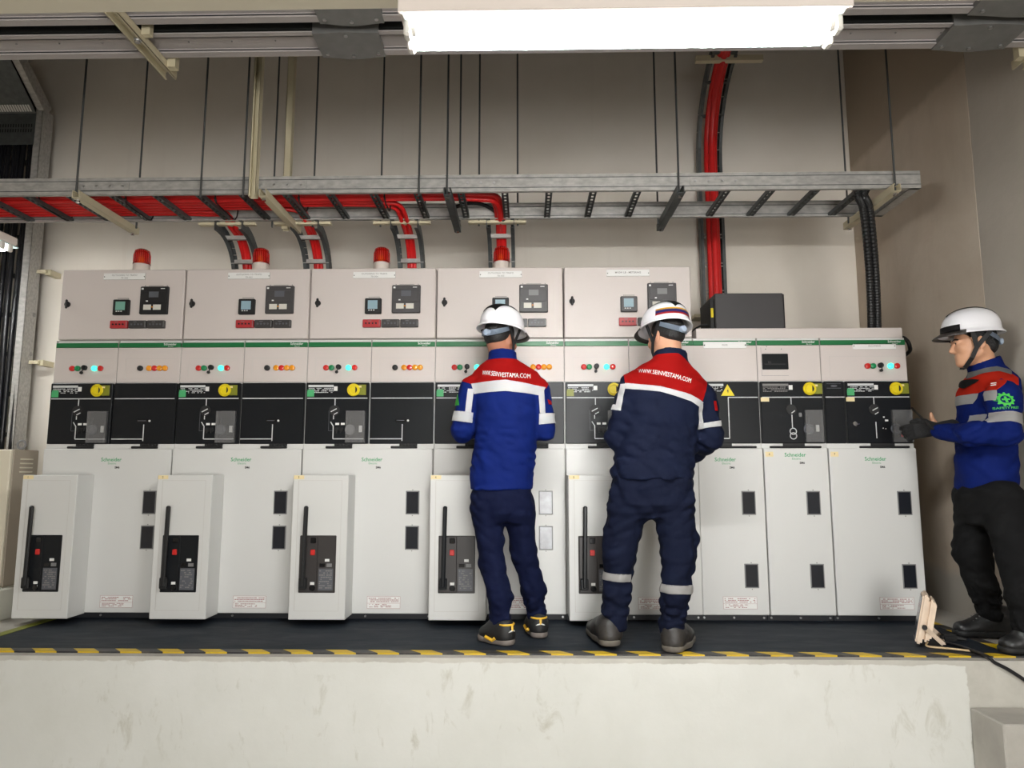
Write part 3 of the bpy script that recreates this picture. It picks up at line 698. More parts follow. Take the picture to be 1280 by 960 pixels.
    part('meter_tag', MB().box(qx0+0.024, qx1-0.02, yd-0.0012, yd, qz1+0.008, qz1+0.013).box(rx0+0.04, rx1-0.04, yd-0.0012, yd, rz1+0.006, rz1+0.01), M.groove, d)
    part('tag_screw', MB().cyl((qx0+0.02, yd, qz1+0.01), (qx0+0.02, yd-0.004, qz1+0.01), 0.0028, seg=8).cyl((qx1-0.016, yd, qz1+0.01), (qx1-0.016, yd-0.004, qz1+0.01), 0.0028, seg=8).cyl((rx0+0.02, yd, rz1+0.008), (rx0+0.02, yd-0.004, rz1+0.008), 0.0028, seg=8).cyl((rx1-0.016, yd, rz1+0.008), (rx1-0.016, yd-0.004, rz1+0.008), 0.0028, seg=8), M.dim, d)
    for k in range(3):
        tx = x0+0.322+k*0.111; m = M.test_red if k == 0 else M.test_black
        part('test_block', MB().box(tx, tx+0.105, yd-0.02, yd, 1.667+dz, 1.714+dz, 0.003), m, d, False, 'red test block' if k == 0 else 'black test block')
        s = MB()
        for q in range(4): s.cyl((tx+0.02+q*0.02, yd-0.019, 1.69+dz), (tx+0.02+q*0.02, yd-0.023, 1.69+dz), 0.0055, seg=8)
        part('test_socket', s, M.black2 if k == 0 else M.mid_grey, d)
        part('test_block_marks', MB().box(tx+0.098, tx+0.101, yd-0.0206, yd-0.019, 1.672+dz, 1.709+dz).box(tx+0.03, tx+0.05, yd-0.0206, yd-0.019, 1.703+dz, 1.706+dz), M.grey_plastic, d)
# red beacons
BPX = [(177, 335), (326, 335), (477, 334), (627, 333)]
BLB = ['red warning beacon on the leftmost relay cabinet', 'red warning beacon in front of the first red cable drop, on the second relay cabinet', 'red warning beacon on the third relay cabinet, left of the third cable drop', 'red warning beacon on the fourth relay cabinet, in front of a red cable drop']
for (px, py), lb in zip(BPX, BLB):
    yb = YL+0.09; c = W(px, 333, yb); x = c[0]; zb = ZB1+0.001
    root = empty('warning_beacon', (x, yb, zb), lb, 'beacon', 'red beacons on the relay cabinets')
    part('base', MB().lathe([(0.05, 0), (0.05, 0.02), (0.047, 0.026), (0.047, 0.055), (0.044, 0.058)], (x, yb, zb), 24), M.beacon_white, root, True)
    zz = zb+0.055
    prof = [(0.050, 0), (0.0505, 0.006), (0.0475, 0.01), (0.047, 0.06), (0.045, 0.075), (0.039, 0.088), (0.027, 0.097), (0.012, 0.1)]
    part('lens', MB().lathe(prof, (x, yb, zz), 40), M.beacon_red, root, True, 'red dome lens')
    part('bulb', MB().lathe([(0.012, 0.0), (0.012, 0.02), (0.016, 0.03), (0.016, 0.045), (0.006, 0.055)], (x-0.005, yb, zz), 12), M.bulb, root, True)
    rb = MB()
    for k in range(24):
        a = 2*PI*k/24; rb.tube([(x+0.0475*math.cos(a), yb+0.0475*math.sin(a), zz+0.012), (x+0.047*math.cos(a), yb+0.047*math.sin(a), zz+0.06), (x+0.04*math.cos(a), yb+0.04*math.sin(a), zz+0.088)], 0.0016, 4)
    part('lens_ribs', rb, M.red, root)
# dark steel case with its plug and cable, standing on the wireway
a = W(893, 366, 4.34); b = W(977, 409, 4.34)
xa, xb = a[0], b[0]+0.02; zc0 = 1.657; zc1 = a[2]-0.003
root = empty('ups_case', ((xa+xb)/2, 4.34, zc0), 'dark grey steel box standing on the white wireway', 'equipment case')
part('case', MB().box(xa, xb, 4.34, 4.62, zc0+0.008, zc1, 0.006), M.charcoal, root)
part('front_bezel', MB().box(xb, xb+0.006, 4.345, 4.615, zc0+0.008, zc1-0.006, 0.002), M.black2, root)
ft = MB()
for xx in (xa+0.03, xb-0.03):
    for yy in (4.37, 4.59): ft.cyl((xx, yy, zc0), (xx, yy, zc0+0.009), 0.014, seg=10)
part('foot', ft, M.black2, root)
part('socket_panel', MB().box(xa-0.028, xa, 4.36, 4.6, zc0+0.01, zc1-0.03, 0.004), M.black2, root)
part('yellow_tag', MB().box(xa-0.022, xa-0.006, 4.354, 4.36, zc0+0.12, zc0+0.18, 0.002), M.yellow, root)
pts = smooth_path([(xa-0.02, 4.42, zc0+0.085), (xa-0.06, 4.42, zc0+0.085), (xa-0.11, 4.42, zc0+0.06), (xa-0.135, 4.42, zc0+0.025), (xa-0.14, 4.42, zc0+0.006), (xa-0.10, 4.44, zc0+0.006), (xa-0.03, 4.46, zc0+0.006)])
o = MB().tube(pts, 0.0055, 8).obj('power_cord', M.black_cable, base=pts[4], smooth=True); tag(o, 'black power cord looping out of the dark grey box onto the wireway', 'cord')
pts = smooth_path([(2.12, 4.3, ZT+0.016), tuple(W(1124, 422, 4.22)), tuple(W(1133, 425, 4.2)), tuple(W(1137, 433, 4.2)), tuple(W(1135, 441, 4.24)), (2.215, 4.34, 1.47)])
o = MB().tube(pts, 0.012, 8).obj('control_cable', M.black_cable, base=pts[0], smooth=True); tag(o, 'short black cable bending over the right end of the switchgear', 'cable')
# ------------------------------------------------------------------ overhead steelwork
YN, YFA = 3.82, 4.26; ZR0, ZR1 = 2.385, 2.485
TX0, TX1 = -4.6, 2.19
tray = empty('cable_ladder', (-1.2, 4.04, ZR0), 'long galvanised cable ladder hanging above the switchgear', 'cable tray')
def rail(y, face):
    mb = MB().box(TX0, TX1, y-0.002, y+0.002, ZR0, ZR1)
    mb.box(TX0, TX1, y, y+face*0.02, ZR0, ZR0+0.003).box(TX0, TX1, y, y+face*0.02, ZR1-0.003, ZR1)
    mb.box(TX0, TX1, y-0.004, y, ZR0+0.018, ZR0+0.024).box(TX0, TX1, y-0.004, y, ZR1-0.026, ZR1-0.02)
    return mb
part('side_rail', rail(YN, 1), M.galv, tray); part('side_rail', rail(YFA, -1), M.galv, tray)
xr = W(632, 240, 4.0)[0]
k = 0
xx = xr
while xx > TX0+0.1: xx -= 0.25
while xx < TX1-0.12:
    mb = MB()
    mb.box(xx-0.019, xx-0.015, YN+0.004, YFA-0.004, ZR0+0.002, ZR0+0.024).box(xx+0.015, xx+0.019, YN+0.004, YFA-0.004, ZR0+0.002, ZR0+0.024)
    n = 9; ys = [YN+0.01+(YFA-YN-0.02)*i/n for i in range(n+1)]
    for i in range(n):   # slotted underside: bridges between the slots
        mb.box(xx-0.016, xx+0.016, ys[i], ys[i]+0.022, ZR0+0.002, ZR0+0.004)
    mb.box(xx-0.016, xx-0.007, YN+0.01, YFA-0.01, ZR0+0.002, ZR0+0.004).box(xx+0.007, xx+0.016, YN+0.01, YFA-0.01, ZR0+0.002, ZR0+0.004)
    part('rung', mb, M.galv_dark, tray); xx += 0.25
for px in (97, 318, 559, 860):
    x = W(px, 230, YN)[0]
    sp = part('splice_plate', MB().box(x+0.01, x+0.3, YN-0.006, YN-0.003, ZR0+0.025, ZR1-0.027), M.galv, tray)
    for q in range(4): part('bolt', MB().cyl((x+0.04+q*0.075, YN-0.006, 2.435), (x+0.04+q*0.075, YN-0.01, 2.435), 0.007, seg=8), M.silver, sp)
for y in (YN-0.0045, YFA-0.0045):
    for z in (ZR0+0.02, ZR1-0.023): part('fold_line', MB().box(TX0, TX1, y, y+0.003, z, z+0.004), M.galv_dark, tray)
# end channel of the ladder
ec = MB().box(TX1-0.06, TX1-0.056, YN, YFA, ZR0, ZR1-0.01).box(TX1-0.06, TX1, YN, YFA, ZR0, ZR0+0.003).box(TX1-0.06, TX1, YN, YFA, ZR1-0.013, ZR1-0.01)
part('end_channel', ec, M.galv, tray)

# trapeze struts below the ladder
def strut_mb(a, b, w=0.041, h=0.041, t=0.003, up=(0, 0, 1)):
    a = Vector(a); b = Vector(b); d = (b-a).normalized(); x = d.cross(Vector(up)).normalized(); z = x.cross(d)
    mb = MB()
    mb.bar(a+z*(h/2), b+z*(h/2), w, t, up)
    for s in (-1, 1):
        mb.bar(a+x*s*(w/2-t/2), b+x*s*(w/2-t/2), t, h, up); mb.bar(a-z*(h/2-t/2)+x*s*(w/2-0.005), b-z*(h/2-t/2)+x*s*(w/2-0.005), 0.01, t, up)
    return mb
SP = [((97, 236), (172, 289), 'beige'), ((318, 238), (384, 288), 'beige'), ((557, 234), (575, 280), 'galv'), ((850, 236), (824, 279), 'galv'), ((1113, 224), (1062, 281), 'beige')]
SL = ['leftmost beige strut carrying the cable ladder', 'beige strut under the ladder hung from the two beige uprights', 'grey strut under the ladder above the fourth relay cabinet', 'grey strut under the ladder left of the tall red riser', 'beige strut at the right end of the ladder beside the black conduit']
for (a, b, m), lb in zip(SP, SL):
    x = (W(a[0], a[1], YN)[0]+W(b[0], b[1], YFA+0.06)[0])/2
    o = strut_mb((x, YN-0.07, ZR0-0.022), (x, YFA+0.11, ZR0-0.022), up=(0, 0, -1)).obj('strut_channel', M.strut if m == 'beige' else M.galv_dark, base=(x, 4.04, ZR0-0.022))
    tag(o, lb, 'strut', 'struts under the cable ladder')
    if m != 'x':
        for yy in (YN-0.045, YFA+0.07): MB().cyl((x, yy, ZR0-0.045), (x, yy, ZR0-0.062), 0.011, seg=6).obj('hex_nut', M.chrome, o)
ZTOP = ZC
NR = [97, 252, 305, 524, 559, 848, 1118]; FR = [175, 343, 393, 477, 575, 599, 647, 821, 1057]
def hanger(px, py, y, i, which, n):
    x = W(px, py, y)[0]
    o = MB().cyl((x, y, ZR0-0.03), (x, y, ZTOP), 0.0058, seg=8).obj('hanger_rod', M.rod, base=(x, y, ZR0))
    tag(o, f'thin steel hanger rod, {ORD[i]} from left along the {which} rail of the ladder', 'hanger rod', f'hanger rods on the {which} rail')
for i, px in enumerate(NR): hanger(px, 218, YN-0.022, i, 'near', len(NR))
for i, px in enumerate(FR): hanger(px, 218, YFA+0.03, i, 'far', len(FR))
xh = W(318, 220, YN-0.04)[0]
for y, lb in ((YN-0.045, 'front beige steel upright hanging past the near ladder rail'), (YFA+0.05, 'rear beige steel upright behind the ladder, second of the pair')):
    o = strut_mb((xh, y, ZR0-0.04), (xh, y, ZTOP), up=(0, 1, 0) if y < 4 else (1, 0, 0)).obj('strut_upright', M.strut, base=(xh, y, ZR0)); tag(o, lb, 'strut', 'beige uprights')

# red cables along the ladder, dropping to the relay cabinets
DP = [(-1.864, -1.38), (-1.38, 0), (-0.757, 0), (-0.161, 0)]
DROPX = [-1.863, -1.385, -0.760, -0.162]
DN = ['leftmost', 'second', 'third', 'rightmost']
def arc(y0, z0, R, n=10): return [(y0+R*math.sin(t*PI/2/n), z0-R*(1-math.cos(t*PI/2/n))) for t in range(n+1)]
for i, xd in enumerate(DROPX):
    root = empty('drop_ladder', (xd, 4.5, ZT), ['curved cable drop ladder furthest left, behind the second beacon', 'second curved cable drop ladder from the left, between two beacons', 'third curved cable drop ladder, right of the third beacon', 'fourth cable drop ladder, straight behind the rightmost beacon'][i], 'cable tray', 'curved cable drop ladders')
    R = 0.28; hw = 0.085
    for s in (-1, 1):
        path = [(4.24, ZR0-0.03)]+arc(4.29, ZR0-0.03, R)+[(4.29+R, 1.7)]
        mb = MB()
        for dy, w, hgt in ((0, 0.004, 0.07),):
            for (ya, za), (yb, zb) in zip(path, path[1:]):
                mb.bar((xd+s*hw, ya, za), (xd+s*hw, yb, zb), 0.004, 0.06, up=(1, 0, 0) if False else (0, 1, 1))
        for (ya, za), (yb, zb) in zip(path, path[1:]):
            tn = Vector((0, yb-ya, zb-za)).normalized(); nn = Vector((0, -tn.z, tn.y))
            for q in (-0.028, 0.028):
                mb.bar(Vector((xd+s*(hw-0.01), ya, za))+nn*q, Vector((xd+s*(hw-0.01), yb, zb))+nn*q, 0.022, 0.004, up=nn)
        part('side_rail', mb, M.galv_dark, root)
    pth = arc(4.29, ZR0-0.03, R)
    for (y, z) in (pth[3], pth[7], (4.29+R, 1.99), (4.29+R, 1.8)):
        mb = MB().bar((xd-hw, y-0.02, z), (xd+hw, y-0.02, z), 0.02, 0.026, up=(0, 0, 1)); part('rung', mb, M.galv, root)
    part('support_channel', MB().box(xd-0.2, xd+0.16, 4.262, 4.3, ZR0-0.02, ZR0-0.003, 0.002), M.strut, root)
cabn = 0
for i in range(4):
    for j in range(3):
        xd = DROPX[i]+(j-1)*0.018
        yt = 4.225-(i*3+j)*0.0215; zt = ZR0+0.04+0.018*((i*3+j) % 2); r = 0.0135
        pts = [(TX0, yt, zt), (xd-0.75, yt, zt), (xd-0.3, yt, zt), (xd-0.12, yt+0.02, zt)]
        pts += [(xd-0.02, min(4.25, yt+0.06), zt-0.005), (xd, 4.30, zt-0.055)]
        R = 0.25
        pts += [(xd, y, z) for y, z in arc(4.33, ZR0-0.025, R, 5)[1:]]+[(xd, 4.33+R, 1.95), (xd, 4.33+R, 1.7)]
        if j == 1: pts = [(a, b, c) if n < 5 else (a, b-0.02, c+0.012) for n, (a, b, c) in enumerate(pts)]
        p = smooth_path(pts, 5)
        o = MB().tube(p, r if i < 3 else 0.0165, 8).obj('red_cable', M.red_cable, base=p[0], smooth=True)
        tag(o, f'red cable going down the {["first", "second", "third", "fourth"][i]} drop ladder, {["left", "middle", "right"][j]} strand of three', 'cable', 'red cables on the ladder')
rt = random.Random(3)
for n, px in enumerate((62, 168, 278, 380, 485, 528)):
    x = W(px, 265, 4.05)[0]; y0, y1 = (3.965, 4.235) if n < 3 else (3.965, 4.1)
    o = MB().tube(smooth_path([(x, y0, ZR0+0.005), (x-0.01, y0, ZR0+0.085), (x, (y0+y1)/2, ZR0+0.09), (x+0.01, y1, ZR0+0.085), (x, y1, ZR0+0.003), (x, (y0+y1)/2, ZR0-0.002), (x, y0, ZR0+0.004), (x-0.005, y0-0.02, ZR0+0.03)], 3), 0.004, 6).obj('cable_tie', M.black2, base=(x, y0, ZR0))
    tag(o, f'black tie around the red cables on the ladder, {ORD[n]} from the left', 'cable tie', 'black ties on the red cables')
pts = smooth_path([(-2.0, 4.2, ZR0+0.05), (-1.9, 4.24, ZR0+0.1), (-1.78, 4.25, ZR0+0.11), (-1.68, 4.25, ZR0+0.09), (-1.6, 4.25, ZR0+0.02)])
pts = smooth_path([(-0.46, 4.2, ZR0+0.05), (-0.36, 4.24, ZR0+0.1), (-0.26, 4.25, ZR0+0.09), (-0.17, 4.26, ZR0+0.03), (-0.14, 4.27, ZR0-0.01)])
o = MB().tube(pts, 0.012, 8).obj('black_cable', M.black_cable, base=pts[0], smooth=True); tag(o, 'short black cable looping over the last red bend on the ladder', 'cable')

# tall riser ladder with red cables on the back wall
xz = W(893, 400, 5.2)[0]; YRs = 5.19
root = empty('riser_ladder', (xz, YRs, ZT), 'tall vertical cable ladder on the back wall bending forward at the top', 'cable tray')
R = 0.62
top = [(YRs-R*(1-math.cos(t*PI/2/8)), 3.15+R*math.sin(t*PI/2/8)) for t in range(8)]
path = [(YRs, 1.5)]+top
for s in (-1, 1):
    mb = MB()
    for (ya, za), (yb, zb) in zip(path, path[1:]):
        tn = Vector((0, yb-ya, zb-za)).normalized(); nn = Vector((0, -tn.z, tn.y))
        mb.bar((xz+s*0.088, ya, za), (xz+s*0.088, yb, zb), 0.004, 0.07, up=nn)
        for q in (-0.033, 0.033): mb.bar(Vector((xz+s*0.078, ya, za))+nn*q, Vector((xz+s*0.078, yb, zb))+nn*q, 0.02, 0.004, up=nn)
    part('side_rail', mb, M.galv_dark, root)
for z in (1.75, 1.95, 2.15, 2.36, 2.58, 2.8, 3.03):
    mb = MB()
    for q in (-0.012, 0.012): mb.box(xz-0.086, xz+0.086, YRs-0.02, YRs-0.012, z+q-0.004, z+q+0.004)
    part('rung', mb, M.galv, root)
for k in (3, 5, 7):
    y, z = top[k]; part('rung', MB().bar((xz-0.086, y-0.02, z-0.02), (xz+0.086, y-0.02, z-0.02), 0.03, 0.012), M.galv_dark, root)
part('wall_bracket', MB().box(xz-0.155, xz-0.085, YRs-0.03, YW-0.001, 1.958, 1.982), M.strut, root); part('wall_bracket', MB().box(xz+0.085, xz+0.12, YRs, YW-0.001, 1.958, 1.982), M.strut, root)
q = W(905, 74, 4.72)
part('top_channel', MB().box(q[0]-0.2, q[0]+0.27, 4.70, 4.74, q[2]-0.02, q[2]+0.02), M.strut, root)
for j, (dx, dy) in enumerate(((-0.024, -0.045), (0.024, -0.045), (0.0, -0.085))):
    p = [(xz+dx, YRs+dy, 1.62), (xz+dx, YRs+dy, 2.2), (xz+dx, YRs+dy, 2.7), (xz+dx, YRs+dy, 3.1)]+[(xz+dx, y+dy-0.0, z) for y, z in top[1:]]+[(xz+dx, 4.45+dy, 3.78)]
    o = MB().tube(smooth_path(p, 4), 0.0255, 10).obj('riser_cable', M.red_cable, base=p[0], smooth=True)
    tag(o, ['thick red cable on the tall wall riser, left strand at the back', 'thick red cable on the tall wall riser, right strand at the back', 'thick red cable on the tall wall riser, front strand'][j], 'cable', 'red cables of the wall riser')

# two black corrugated conduits from the ladder down to the last cubicle
for j, dx in enumerate((0.0, 0.042)):
    p = smooth_path([(1.83+dx, 3.90+0.03*j, ZR0+0.05), (1.90+dx, 3.90+0.02*j, ZR0+0.055), W(1072+8*j, 244, 3.90), W(1079+8*j, 262, 3.96), W(1085+8*j, 320, 4.1), W(1088+8*j, 370, 4.2), W(1089+8*j, 409, 4.26)-np.array([0, 0, 0.01])], 26)
    o = MB().tube(p, 0.0225, 12, rib=-0.09).obj('corrugated_conduit', M.conduit, base=p[-1])
    tag(o, ['black corrugated conduit bending down from the ladder end, left one of two', 'black corrugated conduit bending down from the ladder end, right one of two'][j], 'conduit', 'black conduits')

# two busways across the top
ZB = 2.86
BX0, BX1 = -3.4, 2.5
for i, (ya, yb) in enumerate(((2.80, 2.983), (3.066, 3.245))):
    root = empty('busway', ((BX0+BX1)/2, (ya+yb)/2, ZB), ['front light grey busway crossing under the ceiling, partly behind the lamp', 'rear light grey busway crossing above the hanger rods, nearer the back wall'][i], 'busway', 'busways')
    mb = MB().box(BX0, BX1, ya, ya+0.034, ZB, ZB+0.006).box(BX0, BX1, yb-0.042, yb, ZB-0.008, ZB+0.006).box(BX0, BX1, ya+0.03, yb-0.035, ZB+0.012, ZB+0.018)
    mb.box(BX0, BX1, ya+0.028, ya+0.034, ZB, ZB+0.018).box(BX0, BX1, yb-0.042, yb-0.036, ZB, ZB+0.018)
    part('casing', mb, M.busway, root)
    part('conductor_body', MB().box(BX0, BX1, ya+0.006, yb-0.006, ZB+0.018, ZB+0.16), M.busway_side, root)
    sc = MB(); x = BX0+0.1
    while x < BX1: sc.cyl((x, (ya+yb)/2-0.01, ZB+0.012), (x, (ya+yb)/2-0.01, ZB+0.008), 0.004, seg=6); x += 0.21
    part('casing_screw', sc, M.dim, root)
    jl = (((402, 482), (1195, 1330)), ((400, 480), (1163, 1252)))[i]
    for (p0, p1) in jl:
        py = 60 if i else 30
        a = WZ(p0, py, ZB)[0]; b = min(WZ(p1, py, ZB)[0], 2.515); n = 16
        vs = []; 
        for kx in range(n+1):
            t = kx/n; x = a+(b-a)*t; bl = 0.019*math.sin(PI*t)**2
            e = 0.0
            for (y, z) in ((ya-0.004-bl*0.5, ZB-0.012), (yb+0.004+bl, ZB-0.014), (yb+0.004+bl, ZB+0.15), (ya-0.004-bl*0.5, ZB+0.15)): vs.append((x, y, z))
        fs = [(4*kx+c, 4*kx+(c+1) % 4, 4*kx+4+(c+1) % 4, 4*kx+4+c) for kx in range(n) for c in range(4)]+[(0, 1, 2, 3), (4*n, 4*n+1, 4*n+2, 4*n+3)]
        j = part('joint_cover', MB().raw(vs, fs), M.joint, root, False, 'dark grey bulging joint cover')
        for (tx, ty) in ((0.1, 0.85), (0.9, 0.85), (0.5, 0.95), (0.5, 0.05)):
            x = a+(b-a)*tx; y = ya+(yb-ya)*ty
            if x < 2.5: part('joint_bolt', MB().cyl((x, y, ZB-0.013), (x, y, ZB-0.02), 0.009, seg=6), M.silver, j)
# strut brackets under the busways
xs1 = -1.81
root = empty('busway_bracket', (xs1, 3.1, ZB), 'beige strut bracket crossing under the busways at upper left', 'strut')
part('channel', strut_mb((xs1, 2.72, ZB-0.034), (xs1, 3.36, ZB-0.034), 0.06, 0.041, up=(0, 0, 1)), M.strut, root)
part('clamp_bolt', MB().cyl((xs1+0.01, 3.03, ZB-0.052), (xs1+0.01, 3.03, ZB-0.066), 0.012, seg=6).cyl((xs1+0.01, 3.03, ZB-0.05), (xs1+0.01, 3.03, ZB-0.055), 0.018, seg=12), M.silver, root)
part('hold_clip', MB().box(xs1+0.03, xs1+0.07, 3.02, 3.05, ZB-0.03, ZB+0.05).box(xs1+0.03, xs1+0.07, 3.26, 3.3, ZB-0.045, ZB+0.03), M.strut, root)
q = WZ(1259, 86, ZB-0.03); xs2 = q[0]
root = empty('busway_bracket', (xs2+0.03, 3.1, ZB), 'beige strut bracket crossing under the busways at upper right', 'strut')
part('channel', strut_mb((xs2+0.03, 2.72, ZB-0.034), (xs2+0.03, 3.36, ZB-0.034), 0.06, 0.041), M.strut, root)
part('hold_clip', MB().box(xs2-0.03, xs2+0.005, 3.26, 3.3, ZB-0.045, ZB+0.03), M.strut, root)

for rt_ in (bpy.data.objects['busway_bracket'], bpy.data.objects['busway_bracket.001']):
    xx = rt_.location.x
    for yy in (2.76, 3.335): part('hanger', MB().cyl((xx, yy, ZB-0.03), (xx, yy, ZC), 0.006, seg=8), M.rod, rt_)
# lamp trunking and lamps
q = W(200, 15.5, 1.93)
o = empty('lamp_trunking', (-0.6, 1.9, q[2]), 'cream steel trunking carrying the fluorescent lamp overhead', 'cable duct')
part('channel', MB().box(-3.2, 2.5, 1.86, 1.93, q[2], q[2]+0.09, 0.004), M.cream_steel, o)
part('cover_joint', MB().box(-0.395, -0.392, 1.858, 1.87, q[2]-0.001, q[2]+0.09), M.tan, o)
def lamp(x0, x1, y, z, lb, grp, tm=None):
    root = empty('fluorescent_lamp', ((x0+x1)/2, y, z), lb, 'lamp', grp)
    part('housing', MB().box(x0, x1, y, y+0.165, z+0.012, z+0.06, 0.006).box(x0, x1, y-0.002, y+0.012, z, z+0.055, 0.003), M.lamp_body, root)
    part('reflector', MB().box(x0+0.012, x1-0.012, y+0.014, y+0.19, z+0.006, z+0.0115), M.lamp_refl, root)
    for yy in (y+0.062, y+0.125):
        part('tube', MB().cyl((x0+0.035, yy, z-0.016), (x1-0.035, yy, z-0.016), 0.013, seg=14), tm or M.tube, root, True, 'lit white tube')
        for xe, s in ((x0+0.008, 1), (x1-0.008, -1)):
            part('lampholder', MB().box(min(xe, xe+s*0.022), max(xe, xe+s*0.022), yy-0.018, yy+0.018, z-0.036, z+0.012, 0.006).cyl((xe+s*0.02, yy, z-0.016), (xe+s*0.034, yy, z-0.016), 0.014, seg=12), M.holder, root)
    return root
lamp(-0.344, 0.869, 1.757, 2.04, 'lit twin-tube fluorescent lamp hanging overhead at top centre', None)
lr_ = bpy.data.objects['fluorescent_lamp']
for xx in (-0.1, 0.6): part('mounting_clip', MB().box(xx-0.02, xx+0.02, 1.87, 1.92, 2.098, q[2]+0.002), M.lamp_body, lr_)
zl = W(-3, 297, 3.95)
lamp(zl[0]-1.22, zl[0], 3.95, zl[2]-0.01, 'lit fluorescent lamp end in front of the black vertical cables', None, M.tube_dim)
root = bpy.data.objects['fluorescent_lamp.001']
part('hanger', MB().cyl((zl[0]-0.2, 4.03, zl[2]+0.04), (zl[0]-0.2, 4.03, ZC), 0.005, seg=8).cyl((zl[0]-1.0, 4.03, zl[2]+0.04), (zl[0]-1.0, 4.03, ZC), 0.005, seg=8), M.rod, root)
part_t = bpy.data.objects['lamp_trunking']
part('hanger', MB().cyl((-2.6, 1.895, q[2]+0.09), (-2.6, 1.895, ZC), 0.005, seg=8).cyl((2.2, 1.895, q[2]+0.09), (2.2, 1.895, ZC), 0.005, seg=8), M.rod, part_t)

# lamp added out of view behind the camera, to even out the light
for xa, lb in ((0.5, 'added fluorescent lamp out of view behind the camera'),):
    r_ = lamp(xa, xa+1.213, -1.6, 2.04, lb, None, M.tube_dim)
    for xx in (xa+0.2, xa+1.0): part('hanger', MB().cyl((xx, -1.52, 2.1), (xx, -1.52, ZC), 0.005, seg=8), M.rod, r_)
# vertical cable ladder with black cables at the left
YV = 5.12; XV1 = -3.70; XV0 = -4.35
root = empty('vertical_cable_ladder', ((XV0+XV1)/2, YV, 0.9), 'wide vertical galvanised cable ladder at the left edge of the wall', 'cable tray')
ztop = W(64, 140, YV)[2]
for x, s in ((XV0, 1), (XV1, -1)):
    mb = MB().box(min(x, x+s*0.004), max(x, x+s*0.004), YV-0.06, YV+0.06, 0.9, ztop).box(min(x, x+s*0.055), max(x, x+s*0.055), YV-0.06, YV-0.056, 0.9, ztop)
    mb.bar((x+s*0.02, YV, ztop), (x+s*0.02, YV-0.55, ztop+0.42), 0.05, 0.1)
    part('side_rail', mb, M.galv, root)
for z in np.arange(1.1, ztop, 0.3): part('rung', MB().box(XV0, XV1, YV+0.02, YV+0.05, z-0.015, z+0.015), M.galv_dark, root)
zc = W(20, 182, YV-0.05)[2]; zd = W(20, 143, YV-0.05)[2]
cv = MB().box(XV0+0.05, XV1-0.05, YV-0.064, YV-0.061, zc, zd)
cv.bar(((XV0+XV1)/2, YV-0.06, zd), ((XV0+XV1)/2, YV-0.50, zd+0.36), XV1-XV0-0.1, 0.004)
part('cover_plate', cv, M.galv_dark, root)
sl = MB()
for row in (zc+0.1, zc+0.14):
    for k in range(26): sl.box(XV0+0.07+k*0.02, XV0+0.078+k*0.02, YV-0.0655, YV-0.06, row, row+0.026)
part('cover_slot', sl, M.black2, root)
sl = MB()
for k in range(26): sl.bar((XV0+0.07+k*0.02, YV-0.075, zd+0.01), (XV0+0.07+k*0.02, YV-0.115, zd+0.043), 0.012, 0.006)
part('bright_slot_edge', sl, M.silver, root)
for py in (338, 452):
    z = W(60, py, YV)[2]; bk = MB().box(XV1-0.002, XV1+0.07, YV+0.02, YV+0.05, z-0.012, z+0.012).box(XV1+0.05, XV1+0.09, YV+0.045, YW-0.001, z-0.02, z+0.02); part('wall_bracket', bk, M.strut, root)
rv = random.Random(12)
NC = 16
for k in range(NC):
    x = XV0+0.05+k*0.038; r = 0.018
    ph = rv.uniform(0, 6); amp = rv.uniform(0.004, 0.012)
    pts = [(x+amp*math.sin(1.7*z+ph), YV-0.02-0.012*math.sin(1.1*z+ph*2)-(0.02 if k % 3 == 0 else 0), z) for z in np.linspace(0.93, ztop+0.02, 22)]
    pts += [(x, YV-0.05-0.2*t, ztop+0.02+0.16*t) for t in (0.4, 1.0, 1.8)]
    o = MB().tube(pts, r, 8).obj('black_cable', M.black_cable, base=pts[0], smooth=True)
    tag(o, f'black cable on the vertical ladder, {ORD[NC-1-k]} from its right rail', 'cable', 'black cables on the vertical ladder')
# small tan cabinet at the left edge, on a white block
xc = -2.995
root = empty('tan_cabinet', (-3.4, 4.2, 0.17), 'tan steel cabinet with a cream front at the left edge, on a white block', 'cabinet')
zt = 0.955
part('body', MB().box(-3.9, xc, 4.105, 4.32, 0.17, zt, 0.004), M.tan, root)
part('door', MB().box(-3.895, xc-0.004, 4.085, 4.105, 0.175, zt-0.004, 0.004), M.cream_steel, root)
vt = MB()
for z in (0.82, 0.845, 0.87, 0.895): vt.box(xc-0.001, xc+0.004, 4.16, 4.27, z, z+0.008, 0.002)
part('vent_slot', vt, M.cream_steel, root)
o = MB().box(-3.95, -2.93, 3.98, 4.4, 0.0, 0.17, 0.006).obj('white_block', mat('white_painted_block', (205, 204, 192), 0.8, var=0.06, vscale=4), base=(-3.4, 4.2, 0)); tag(o, 'white painted concrete block under the tan cabinet at the left edge', 'plinth')
q = W(29, 557, 4.2)
o = MB().ring((q[0]-0.01, 4.2, zt+0.03), 0.024, 0.007, axis='y').obj('conduit_end', M.grey_plastic, base=(q[0], 4.2, zt), smooth=True); tag(o, 'small grey ring-shaped conduit end on top of the tan cabinet', 'conduit')
